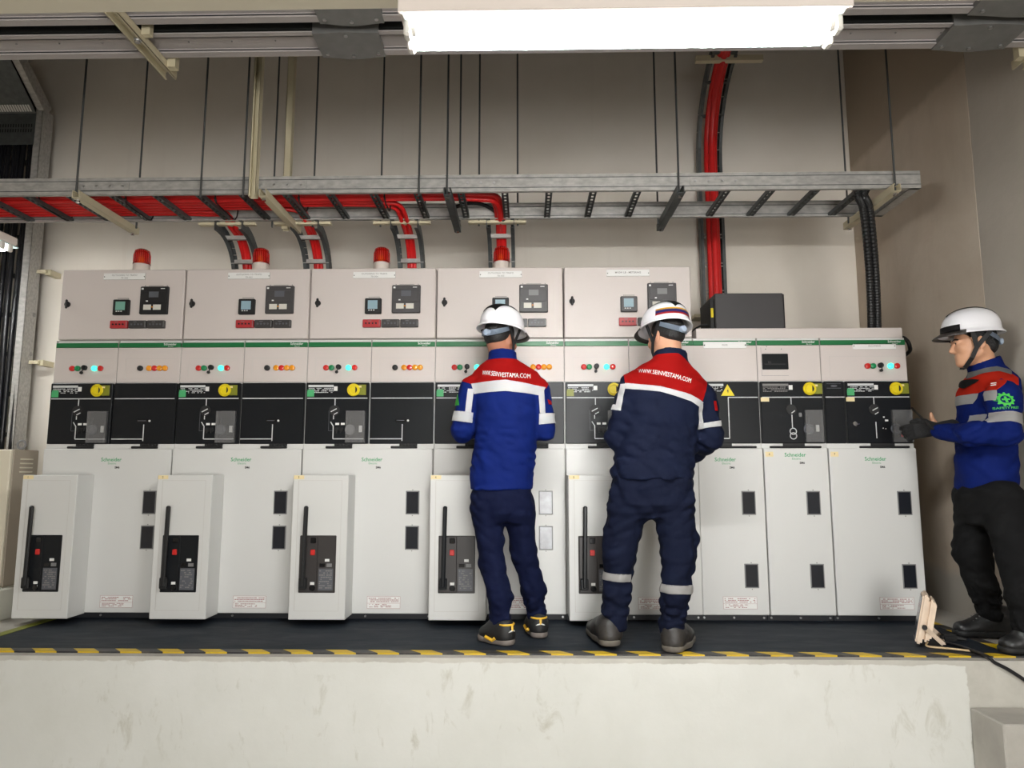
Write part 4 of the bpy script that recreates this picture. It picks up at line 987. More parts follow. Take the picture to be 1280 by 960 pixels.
# ------------------------------------------------------------------ people: smooth-union surfaces
class Field:
    def __init__(s, lo, hi, h):
        s.lo = np.array(lo, float); s.h = h
        n = [int(math.ceil((hi[i]-lo[i])/h))+1 for i in range(3)]
        s.ax = [lo[i]+h*np.arange(n[i]) for i in range(3)]; s.v = np.full(n, 0.25, np.float32)
    def _put(s, lo, hi, fn, k, op):
        m = 0.05+k; sl = []
        for i in range(3):
            a = max(0, int((lo[i]-m-s.lo[i])/s.h)); b = min(len(s.ax[i]), int((hi[i]+m-s.lo[i])/s.h)+2)
            if b <= a: return
            sl.append(slice(a, b))
        sl = tuple(sl)
        x = s.ax[0][sl[0]][:, None, None]; y = s.ax[1][sl[1]][None, :, None]; z = s.ax[2][sl[2]][None, None, :]
        d = fn(x, y, z); v = s.v[sl]
        if op == 'u':
            h = np.clip(0.5+0.5*(v-d)/k, 0, 1); s.v[sl] = v*(1-h)+d*h-k*h*(1-h)
        else:
            d = -d; h = np.clip(0.5-0.5*(v-d)/k, 0, 1); s.v[sl] = v*(1-h)+d*h+k*h*(1-h)
    def cap(s, a, b, ra, rb, k=0.02, op='u', sq=None):
        a = np.array(a, float); b = np.array(b, float); ba = b-a; L = max(ba@ba, 1e-9); r = max(ra, rb)
        if sq is not None: n = np.array(sq[0], float); n /= np.linalg.norm(n); f = sq[1]
        def fn(x, y, z):
            px, py, pz = x-a[0], y-a[1], z-a[2]
            t = np.clip((px*ba[0]+py*ba[1]+pz*ba[2])/L, 0, 1)
            qx, qy, qz = px-t*ba[0], py-t*ba[1], pz-t*ba[2]
            if sq is not None:
                dn = (qx*n[0]+qy*n[1]+qz*n[2])*(1/f-1); qx, qy, qz = qx+dn*n[0], qy+dn*n[1], qz+dn*n[2]
            return np.sqrt(qx*qx+qy*qy+qz*qz)-(ra+(rb-ra)*t)
        s._put(np.minimum(a, b)-r, np.maximum(a, b)+r, fn, k, op); return s
    def chain(s, pts, rs, k=0.02, op='u', sq=None):
        for p, q, r0, r1 in zip(pts, pts[1:], rs, rs[1:]): s.cap(p, q, r0, r1, k, op, sq)
        return s
    def ell(s, c, r, R=None, k=0.02, op='u'):
        c = np.array(c, float); r = np.array(r, float); R = np.eye(3) if R is None else np.array(R)
        def fn(x, y, z):
            px, py, pz = x-c[0], y-c[1], z-c[2]
            l = [R[0, i]*px+R[1, i]*py+R[2, i]*pz for i in range(3)]
            q = np.sqrt((l[0]/r[0])**2+(l[1]/r[1])**2+(l[2]/r[2])**2); g = np.sqrt((l[0]/r[0]**2)**2+(l[1]/r[1]**2)**2+(l[2]/r[2]**2)**2)+1e-6
            return q*(q-1)/g
        m = r.max(); s._put(c-m, c+m, fn, k, op); return s
    def loft(s, sec, k=0.02, op='u', n=2.3, zlo=None, zhi=None):
        """sec rows: z, cx, cy, rx, ry (z ascending)"""
        sec = np.array(sorted(sec)); Z = sec[:, 0]
        zlo = Z[0] if zlo is None else zlo; zhi = Z[-1] if zhi is None else zhi
        def fn(x, y, z):
            cx, cy, rx, ry = [np.interp(z, Z, sec[:, i]) for i in (1, 2, 3, 4)]
            a = np.abs(x-cx)/rx; b = np.abs(y-cy)/ry
            d = ((a**n+b**n)**(1/n)-1)*np.minimum(rx, ry)
            return np.maximum(d, np.maximum(zlo-z, z-zhi))
        lo = [(sec[:, 1]-sec[:, 3]).min(), (sec[:, 2]-sec[:, 4]).min(), zlo]; hi = [(sec[:, 1]+sec[:, 3]).max(), (sec[:, 2]+sec[:, 4]).max(), zhi]
        s._put(np.array(lo), np.array(hi), fn, k, op); return s
    def fold(s, fn):
        x = s.ax[0][:, None, None]; y = s.ax[1][None, :, None]; z = s.ax[2][None, None, :]
        s.v += np.where(np.abs(s.v) < 0.04, fn(x, y, z), 0).astype(np.float32); return s
    def mesh(s, name, smooth=2):
        v = s.v; I = v < 0; nx, ny, nz = v.shape
        off = [(i, j, k) for i in (0, 1) for j in (0, 1) for k in (0, 1)]
        def cor(A, o): return A[o[0]:nx-1+o[0], o[1]:ny-1+o[1], o[2]:nz-1+o[2]]
        cnt = sum(cor(I, o).astype(np.int8) for o in off); act = (cnt > 0) & (cnt < 8)
        idx = np.argwhere(act); acc = np.zeros((len(idx), 3)); c = np.zeros(len(idx))
        vals = {o: cor(v, o)[act] for o in off}
        for o in off:
            for ax in range(3):
                if o[ax] == 0:
                    p = list(o); p[ax] = 1; p = tuple(p); a, b = vals[o], vals[p]; cr = (a < 0) != (b < 0)
                    t = np.where(cr, a/np.where(cr, a-b, 1), 0)
                    pos = np.array(o, float)[None, :].repeat(len(idx), 0); pos[:, ax] += t
                    acc[cr] += pos[cr]; c[cr] += 1
        V = s.lo+s.h*(idx+acc/c[:, None])
        ids = np.full(act.shape, -1); ids[act] = np.arange(len(idx)); F = []
        for ax in range(3):
            u, w = (ax+1) % 3, (ax+2) % 3
            A = np.moveaxis(I, ax, 0); D = np.moveaxis(ids, ax, 0)
            order = [i for i in range(3) if i != ax]
            a0 = A[:-1, 1:-1, 1:-1]; a1 = A[1:, 1:-1, 1:-1]; e = np.argwhere(a0 != a1)
            if not len(e): continue
            i, j, k = e[:, 0], e[:, 1], e[:, 2]
            q = np.stack([D[i, j, k], D[i, j+1, k], D[i, j+1, k+1], D[i, j, k+1]], 1)
            ins = a0[i, j, k]
            flip = ins if order == [u, w] else ~ins
            q[~flip] = q[~flip][:, ::-1]; F.append(q)
        F = np.concatenate(F); F = F[(F >= 0).all(1)]
        for _ in range(smooth):
            S_ = np.zeros_like(V); n = np.zeros(len(V))
            for a, b in ((0, 1), (1, 2), (2, 3), (3, 0)):
                np.add.at(S_, F[:, a], V[F[:, b]]); np.add.at(S_, F[:, b], V[F[:, a]]); np.add.at(n, F[:, a], 1); np.add.at(n, F[:, b], 1)
            V = V*0.5+0.5*S_/n[:, None]
        me = bpy.data.meshes.new(name); me.from_pydata(V.tolist(), [], F.tolist()); me.update(); me.shade_smooth()
        return me
def hnoise(x, y, z, f, seed):
    r = np.random.RandomState(seed); a = r.uniform(-1, 1, (4, 3)); p = r.uniform(0, 6.28, 8); out = 0
    for i in range(4):
        ph = f*(a[i, 0]*x+a[i, 1]*y+1.6*a[i, 2]*z)
        out = out+np.sin(ph+p[i]+1.7*np.sin(0.6*f*(a[(i+1) % 4, 0]*x+a[(i+2) % 4, 1]*y+a[i, 1]*z)+p[i+4]))
    return out/4
def ridge(n): return 1-2*np.abs(n)

def rot(f, up=(0, 0, 1)):
    """columns: right, forward, up"""
    f = np.array(f, float); f /= np.linalg.norm(f); u = np.array(up, float); r = np.cross(f, u); r /= np.linalg.norm(r); u = np.cross(r, f)
    return np.stack([r, f, u], 1)
class Frame:
    def __init__(s, c, R, k=1.0): s.c = np.array(c, float); s.R = R; s.k = k
    def __call__(s, x, y, z): return s.c+s.R@(np.array([x, y, z])*s.k)
    def m4(s):
        m = Matrix([list(s.R[i])+[s.c[i]] for i in range(3)]+[[0, 0, 0, 1]]); return m @ Matrix.Scale(s.k, 4)

def head(F, H, neck_to, male=True):
    k = H.k; e = lambda c, r, kk=0.02, op='u', R=None: F.ell(H(*c), np.array(r)*k, H.R if R is None else R, kk*k, op)
    e((0, -0.012, 0.035), (0.074, 0.094, 0.084)); e((0, 0.035, -0.028), (0.061, 0.063, 0.085), 0.025)
    for s in (-1, 1):
        F.cap(H(s*0.05, -0.002, -0.055), H(s*0.016, 0.072, -0.098), 0.022*k, 0.02*k, 0.03*k)
        e((s*0.036, 0.074, -0.022), (0.024, 0.024, 0.02), 0.02)               # cheekbone
        e((s*0.032, 0.106, 0.004), (0.017, 0.014, 0.011), 0.012, 's')         # eye socket
        e((s*0.031, 0.086, 0.003), (0.0125, 0.0125, 0.0115), 0.004)           # eyeball with lids
        F.cap(H(s*0.017, 0.096, 0.019), H(s*0.046, 0.083, 0.017), 0.0075*k, 0.006*k, 0.01*k)   # brow
        e((s*0.077, -0.008, -0.012), (0.009, 0.020, 0.034), 0.006, 'u'); e((s*0.088, -0.005, -0.008), (0.007, 0.010, 0.018), 0.006, 's')   # ear
        e((s*0.010, 0.102, -0.038), (0.009, 0.010, 0.008), 0.008)             # nostril wing
    F.cap(H(0, 0.092, 0.012), H(0, 0.114, -0.032), 0.0075*k, 0.0115*k, 0.012*k)
    F.cap(H(-0.018, 0.090, -0.0625), H(0.018, 0.090, -0.0625), 0.0065*k, 0.0065*k, 0.008*k)
    F.cap(H(-0.015, 0.090, -0.075), H(0.015, 0.090, -0.075), 0.007*k, 0.007*k, 0.008*k)
    F.cap(H(-0.022, 0.101, -0.0685), H(0.022, 0.101, -0.0685), 0.0022*k, 0.0022*k, 0.003*k, 's')
    e((0, 0.078, -0.103), (0.018, 0.016, 0.014), 0.02)                        # chin
    F.cap(H(0, -0.022, -0.04), neck_to, 0.056*k, 0.062*k, 0.025)
def hand(F, Hf, side, curl, grow=0.0, thumb=None, spread=0.12):
    """Hf: x across the palm (towards the thumb), y along the fingers, z out of the back of the hand"""
    g = grow
    F.cap(Hf(0.0, -0.05, 0), Hf(0, 0.0, 0), 0.026+g, 0.028+g, 0.015)
    for i, x in enumerate((0.03, 0.01, -0.01, -0.029)):
        F.cap(Hf(x*0.75, 0.01, 0), Hf(x, 0.085, 0.0), 0.014+g, 0.0115+g, 0.012)
        L = (0.042, 0.046, 0.043, 0.034)[i]; c = curl[i]; p = np.array([x, 0.088, 0.0]); a = 0.12; sp = (x/0.03)*spread
        for j, (l, r) in enumerate(((L, 0.0092), (L*0.65, 0.0083), (L*0.52, 0.0072))):
            a += c*(0.75, 1.0, 0.8)[j]
            q = p+np.array([math.sin(sp)*l*math.cos(a), l*math.cos(a)*math.cos(sp), -l*math.sin(a)])
            F.cap(Hf(*p), Hf(*q), r+0.0008+g, r+g, 0.005); p = q
    t = thumb or [(0.02, 0.0, -0.008), (0.05, 0.035, -0.018), (0.062, 0.068, -0.024), (0.06, 0.094, -0.03)]
    F.chain([Hf(*q) for q in t], [0.016+g, 0.0125+g, 0.0105+g, 0.009+g], 0.008)

def px_sec(rows, Y):
    """rows (py, px_left, px_right, ry, dY): silhouettes measured at depth Y"""
    out = []
    for r in rows:
        y = Y+(r[4] if len(r) > 4 else 0); a = W(r[1], r[0], y); b = W(r[2], r[0], y)
        out.append((a[2], (a[0]+b[0])/2, y, abs(b[0]-a[0])/2, r[3]))
    return out
def person_root(me, base, m, label):
    o = link_mesh('person', me, m, None, base); return tag(o, label, 'person', None)
def clothing(name, me, m, root, label=None):
    o = link_mesh(name, me, m, root)
    if label: o['label'] = label
    return o
def patch(name, src, polys, Y, m, parent, off=0.002, facing=(0, -1, 0), lim=0.05, label=None):
    """a piece of cloth tape lying on the garment src: the garment's faces inside outlines (drawn at depth Y), lifted by off"""
    base = origin_of(parent); mb = MB()
    F = Vector(facing)
    for poly in polys:
        P = [Vector(W(x, y, Y)-base) for x, y in poly]; c = sum(P, Vector())/len(P)
        bm = bmesh.new(); bm.from_mesh(src)
        # quick reject
        lo = min(p.x for p in P)-0.02; hi = max(p.x for p in P)+0.02; zl = min(p.z for p in P)-0.02; zh = max(p.z for p in P)+0.02
        bmesh.ops.delete(bm, geom=[v for v in bm.verts if not (lo < v.co.x < hi and zl < v.co.z < zh)], context='VERTS')
        for a, b in zip(P, P[1:]+P[:1]):
            n = Vector((b.z-a.z, 0, a.x-b.x)); n.normalize()
            if n.dot(c-a) > 0: n = -n
            bmesh.ops.bisect_plane(bm, geom=bm.verts[:]+bm.edges[:]+bm.faces[:], plane_co=a, plane_no=n, clear_outer=True)
        bm.normal_update()
        bmesh.ops.delete(bm, geom=[f for f in bm.faces if f.normal.dot(F) < lim], context='FACES')
        bmesh.ops.delete(bm, geom=[v for v in bm.verts if not v.link_faces], context='VERTS')
        bm.normal_update()
        vs = [tuple(v.co+v.normal*off) for v in bm.verts]; idx = {v: i for i, v in enumerate(bm.verts)}
        fs = [[idx[v] for v in f.verts] for f in bm.faces]; bm.free()
        mb.raw(vs, fs)
    if not mb.bm.faces: return None
    bmesh.ops.remove_doubles(mb.bm, verts=mb.bm.verts[:], dist=0.0008)
    # every separate piece of tape is a part of its own; crumbs are dropped
    seen = set(); isl = []
    for f in mb.bm.faces:
        if f in seen: continue
        st = [f]; seen.add(f); g = []
        while st:
            c = st.pop(); g.append(c)
            for e in c.edges:
                for q in e.link_faces:
                    if q not in seen: seen.add(q); st.append(q)
        isl.append(g)
    ar = [sum(f.calc_area() for f in g) for g in isl]; out = None
    for g, a in sorted(zip(isl, ar), key=lambda t: -t[1]):
        if a < 0.15*max(ar): continue
        vid = {}; vs = []; fs = []
        for f in g:
            for v in f.verts:
                if v not in vid: vid[v] = len(vs); vs.append(tuple(v.co))
            fs.append([vid[v] for v in f.verts])
        b2 = MB().raw(vs, fs); bmesh.ops.solidify(b2.bm, geom=b2.bm.faces[:], thickness=-0.0015)
        me = bpy.data.meshes.new(name); b2.bm.to_mesh(me); b2.bm.free(); me.materials.append(m); me.shade_smooth()
        o = bpy.data.objects.new(name, me); COL.objects.link(o); o.parent = parent; out = out or o
        if label: o['label'] = label
    mb.bm.free()
    return out
def cloth_text(name, txt, h, curve, Y, src, parent, m, sx=1.0, off=0.004):
    """lettering sewn on: the text runs along curve (pixels at depth Y), each point laid on the cloth"""
    base = origin_of(parent); vs, fs = text_geo(txt, h, 'LEFT')
    C = [W(x, y, Y)-base for x, y in curve]; L = max(v[0] for v in vs); out = []
    bm = bmesh.new(); bm.from_mesh(src); tree = BVHTree.FromBMesh(bm); bm.free()
    ts = np.linspace(0, 1, len(C)); X = [c[0] for c in C]; Z = [c[2] for c in C]
    for a, b, _ in vs:
        t = a/L; x = np.interp(t, ts, X); z = np.interp(t, ts, Z)
        t2 = min(t+0.02, 1); t1 = max(t-0.02, 0)
        d = np.array([np.interp(t2, ts, X)-np.interp(t1, ts, X), np.interp(t2, ts, Z)-np.interp(t1, ts, Z)]); d /= np.linalg.norm(d)
        x -= d[1]*b; z += d[0]*b
        hit = tree.ray_cast(Vector((x, Y-base[1]-1.0, z)), Vector((0, 1, 0)))
        y = hit[0].y-off if hit[0] is not None else Y-base[1]
        out.append((x, y, z))
    mb = MB().raw(out, fs); me = bpy.data.meshes.new(name); mb.bm.to_mesh(me); mb.bm.free(); me.materials.append(m)
    o = bpy.data.objects.new(name, me); COL.objects.link(o); o.parent = parent; return o

# hard hat: rings of a dome with a small flared rim; local x right, y forward, z up, origin at rim centre
HRX, HRY, HHT = 0.108, 0.134, 0.128
def hat_r(z):   # scale of the shell at height z (0..HHT)
    t = min(max(z/HHT, 0), 1); return (1-t**3.0)**0.5*0.985+0.015
def hat_point(a, z, grow=0.0):
    s = hat_r(z); return ((HRX*s+grow)*math.sin(a), (HRY*s+grow)*math.cos(a)-0.004*z/HHT, z+grow*0.5)
def hat_strip(T, a0, a1, z0, z1, m, name, parent, grow=0.0012, n=24):
    vs = []; fs = []; nz = 4
    for i in range(n+1):
        a = a0+(a1-a0)*i/n
        for j in range(nz+1):
            z = z0+(z1-z0)*j/nz; vs.append(tuple(T @ Vector(hat_point(a, z, grow))))
    for i in range(n):
        for j in range(nz):
            k = i*(nz+1)+j; fs.append((k, k+1, k+nz+2, k+nz+1))
    mb = MB().raw(vs, fs); bmesh.ops.solidify(mb.bm, geom=mb.bm.faces[:], thickness=-0.001)
    return mb.obj(name, m, parent, smooth=True)
def hard_hat(T, root, style, label):
    n = 48; mb = MB(); rings = []
    zs = [HHT*math.sin(PI/2*i/12) for i in range(13)]
    def ring(fn): rings.append([mb.bm.verts.new(T @ Vector(fn(2*PI*i/n))) for i in range(n)])
    rim = lambda a, g, z: ((HRX+g)*math.sin(a), (HRY+g)*math.cos(a), z)
    ring(lambda a: rim(a, -0.010, 0.0)); ring(lambda a: rim(a, 0.012, -0.012)); ring(lambda a: rim(a, 0.016, -0.010)); ring(lambda a: rim(a, 0.013, -0.004)); ring(lambda a: rim(a, 0.003, 0.006))
    for z in zs[1:12]: ring(lambda a, z=z: hat_point(a, max(z, 0.012) if z < 0.012 else z))
    for a, b in zip(rings, rings[1:]):
        for i in range(n): mb.bm.faces.new((a[i], a[(i+1) % n], b[(i+1) % n], b[i]))
    top = mb.bm.verts.new(T @ Vector((0, -0.004, HHT)))
    for i in range(n): mb.bm.faces.new((rings[-1][i], rings[-1][(i+1) % n], top))
    inner = []
    for z, g in ((0.03, -0.014), (0.07, -0.03), (0.1, -0.065)): inner.append([mb.bm.verts.new(T @ Vector(rim(2*PI*i/n, g, z))) for i in range(n)])
    seq = [rings[0]]+inner
    for a, b in zip(seq, seq[1:]):
        for i in range(n): mb.bm.faces.new((b[i], b[(i+1) % n], a[(i+1) % n], a[i]))
    mb.bm.faces.new(inner[-1])
    hat = mb.obj('hard_hat', M.helmet, root, smooth=True); hat['label'] = label
    # peak
    vs = []; m = 20
    for i in range(m+1):
        a = -1.15+2.3*i/m; e = 0.030*max(0.0, math.cos(a*1.3))**0.8
        for (g, z) in ((0.006, 0.006), (0.012+e*0.5, -0.006), (0.014+e, -0.018), (0.012+e, -0.021), (0.008, -0.008)):
            vs.append(tuple(T @ Vector(rim(a, g, z))))
    fs = [(5*i+j, 5*i+(j+1) % 5, 5*i+5+(j+1) % 5, 5*i+5+j) for i in range(m) for j in range(5)]+[(0, 1, 2, 3, 4), tuple(5*m+j for j in range(5))]
    MB().raw(vs, fs).obj('peak', M.helmet_dark, hat, smooth=True)
    # crown vent strip, cradle, ratchet knob
    vs = []; fs = []; q = 16
    for i in range(q+1):
        t = -0.98+1.76*i/q if style != 'profile' else -0.9+1.8*i/q
        y = HRY*math.sin(t*1.15)*0.97; hw_ = 0.022 if style == 'profile' else 0.05*math.cos(t*1.0)+0.012
        for sx in [hw_*j/3 for j in range(-3, 4)]:
            s_ = min(0.999, math.hypot(y/HRY, sx/HRX)); zz = HHT*(1-max(0, (s_-0.015)/0.985)**2)**(1/3.0)
            vs.append(tuple(T @ Vector((sx, y-0.004*zz/HHT, zz+0.0045))))
    fs = [(7*i+j, 7*i+j+1, 7*i+j+8, 7*i+j+7) for i in range(q) for j in range(6)]
    mb = MB().raw(vs, fs); bmesh.ops.solidify(mb.bm, geom=mb.bm.faces[:], thickness=0.004); mb.obj('crown_strip', M.black2, hat)
    if style == 'profile': hat_strip(T, -0.95, 0.95, 0.003, 0.034, M.black2, 'front_clip', hat, 0.003)
    vs = []; fs = []; q = 18
    for i in range(q+1):
        a = PI-1.25+2.5*i/q; dz = -0.036*(1-abs(2*i/q-1)**2)-0.012
        for (g, z) in ((-0.016, -0.004), (-0.022, dz-0.012)): vs.append(tuple(T @ Vector(rim(a, g, z))))
    fs = [(2*i, 2*i+1, 2*i+3, 2*i+2) for i in range(q)]
    # cradle band with an open middle
    up = []; 
    for i in range(q+1):
        a = PI-1.25+2.5*i/q; s_ = 1-abs(2*i/q-1)**2
        for z in (-0.022-0.046*s_, 0.002-0.040*s_): up.append(tuple(T @ Vector(rim(a, -0.016, z))))
    mb = MB().raw(up, fs); bmesh.ops.solidify(mb.bm, geom=mb.bm.faces[:], thickness=0.003); mb.obj('cradle_band', M.suspension, hat, smooth=True)
    kc = T @ Vector((0, -HRY+0.022, -0.05)); kd = T @ Vector((0, -HRY+0.0, -0.052))
    MB().cyl(kc, kd, 0.017, seg=16, bev=0.003).obj('ratchet_knob', M.suspension, hat)
    return hat
def chin_strap(Hd, T, hat, w=0.017, full=True):
    mb = MB()
    for s in (-1, 1):
        ear = Vector(Hd(s*0.083, 0.02, -0.035)); chin = Vector(Hd(s*0.022, 0.07, -0.128))
        f0 = T @ Vector((s*(HRX-0.012), 0.03, 0.0)); b0 = T @ Vector((s*(HRX-0.016), -0.055, -0.004))
        jaw = Vector(Hd(s*0.068, 0.045, -0.085))
        for a, b in ((f0, ear), (b0, ear), (ear, jaw), (jaw, chin)): mb.bar(a, b, w, 0.004, up=Vector(Hd.R[:, 0])*s)
    mb.bar(Hd(-0.024, 0.071, -0.13), Hd(0.024, 0.071, -0.13), w, 0.004)
    mb.obj('chin_strap', M.strap, hat)
def collar(A, cb, ct, r, thick=0.014):
    cb = np.array(cb, float); ct = np.array(ct, float); ax = (ct-cb)/np.linalg.norm(ct-cb)
    A.cap(cb, ct+ax*0.02, r, r*0.97, 0.012)
    A._put(ct-r, ct+r+0.06, lambda x, y, z: np.maximum(np.sqrt((x-ct[0])**2+(y-ct[1])**2+(z-ct[2])**2)-(r+0.09), -((x-ct[0])*ax[0]+(y-ct[1])*ax[1]+(z-ct[2])*ax[2])), 0.003, 's')
    A.cap(cb+ax*0.02, ct+ax*0.08, r-thick, r-thick, 0.003, 's')
def shoe(name, heel, toe, h, w, m, msole, root, ankle, label=None, res=0.006, trim=None, lift=0.0):
    heel = np.array(heel, float); toe = np.array(toe, float); d = toe-heel; L = np.linalg.norm(d); d /= L; sd = np.cross(d, [0, 0, 1]); sd /= np.linalg.norm(sd)
    R = np.stack([sd, d, np.cross(sd, d)], 1); P = lambda x, y, z: heel+R@np.array([x, y, z])
    lo = np.minimum(np.minimum(heel, toe), ankle)-0.12; hi = np.maximum(np.maximum(heel, toe), ankle)+0.12
    F = Field(lo, hi, res)
    F.cap(P(0, 0.045, 0.045), P(0, 0.045, h-0.02), w*0.78, w*0.72, 0.02)
    F.cap(P(0, 0.05, 0.05), P(0.004, L*0.5, 0.052), w*0.8, w*0.86, 0.03); F.cap(P(0.004, L*0.5, 0.05), P(0.0, L-0.05, 0.04), w*0.9, w*0.82, 0.03, sq=(R[:, 2], 0.8))
    F.cap(P(0, L*0.64, 0.052), P(0, 0.10, h-0.012), w*0.70, w*0.74, 0.03); F.cap(P(0, 0.065, h-0.03), ankle, w*0.78, w*0.74, 0.03)
    F.ell(P(0, L/2, -0.5+0.022), (2, 2, 0.5), R, 0.006, 's') if False else None
    # flatten the underside
    n = R[:, 2]
    F._put(lo, hi, lambda x, y, z: ((x-heel[0])*n[0]+(y-heel[1])*n[1]+(z-heel[2])*n[2])-0.02, 0.004, 's')
    o = clothing(name, F.mesh(name), m, root, label)
    G = Field(lo, hi, res)
    G.cap(P(0, 0.045, 0.02), P(0.004, L*0.45, 0.02), w*0.86, w*0.84, 0.02); G.cap(P(0.004, L*0.5, 0.02), P(0, L-0.045, 0.022), w*0.94, w*0.86, 0.03)
    def slab(x, y, z):
        t = (x-heel[0])*n[0]+(y-heel[1])*n[1]+(z-heel[2])*n[2]; return -np.maximum(0.001-t, t-0.032)
    G._put(lo, hi, lambda x, y, z: slab(x, y, z), 0.004, 's')
    so = link_mesh('sole', G.mesh('sole'), msole, o)
    if trim:
        mb = MB()
        mb.tube([P(0.6*w*math.sin(t)*1.25, 0.045-w*0.83*math.cos(t), h*0.62+0.006*math.cos(3*t)) for t in np.linspace(-1.5, 1.5, 12)], 0.0035, 6)
        mb.obj('pale_trim', M.white, o)
        mb = MB(); zt = h-0.008
        mb.tube([P(w*0.74*math.sin(t), 0.045-w*0.74*math.cos(t), zt) for t in np.linspace(-2.2, 2.2, 14)], 0.005, 6)
        mb.tube([P(0.0, 0.045-w*0.8, h*0.66), P(0.0, 0.045-w*0.78, zt)], 0.006, 6)
        mb.tube([P(-w*0.93, 0.07, 0.035), P(-w*0.95, L*0.4, 0.022), P(-w*0.98, L*0.6, 0.034)], 0.008, 6)
        mb.obj('yellow_trim', M.hyel, o)
    return o
def laces(o, pts, root):
    mb = MB()
    for a, b in pts: mb.tube([a, b], 0.003, 5)
    return mb.obj('laces', M.grey_plastic, o)
# ------------------------------------------------------------------ worker in bright blue (seen from behind)
def foldfn(seed, amp, f, zc=None, zs=0.3):
    def fn(x, y, z):
        g = ridge(hnoise(x, y, z, f, seed))*amp+0.5*amp*hnoise(x, y, z, f*2.3, seed+9)
        if zc is not None: g = g*np.exp(-((z-zc)/zs)**2)
        return g
    return fn
J = lambda px, py, Y: W(px, py, Y)
def torso_body(F, sec, k=0.02):
    F.loft([(z, cx, cy, rx*0.86, ry*0.82) for z, cx, cy, rx, ry in sec], k)

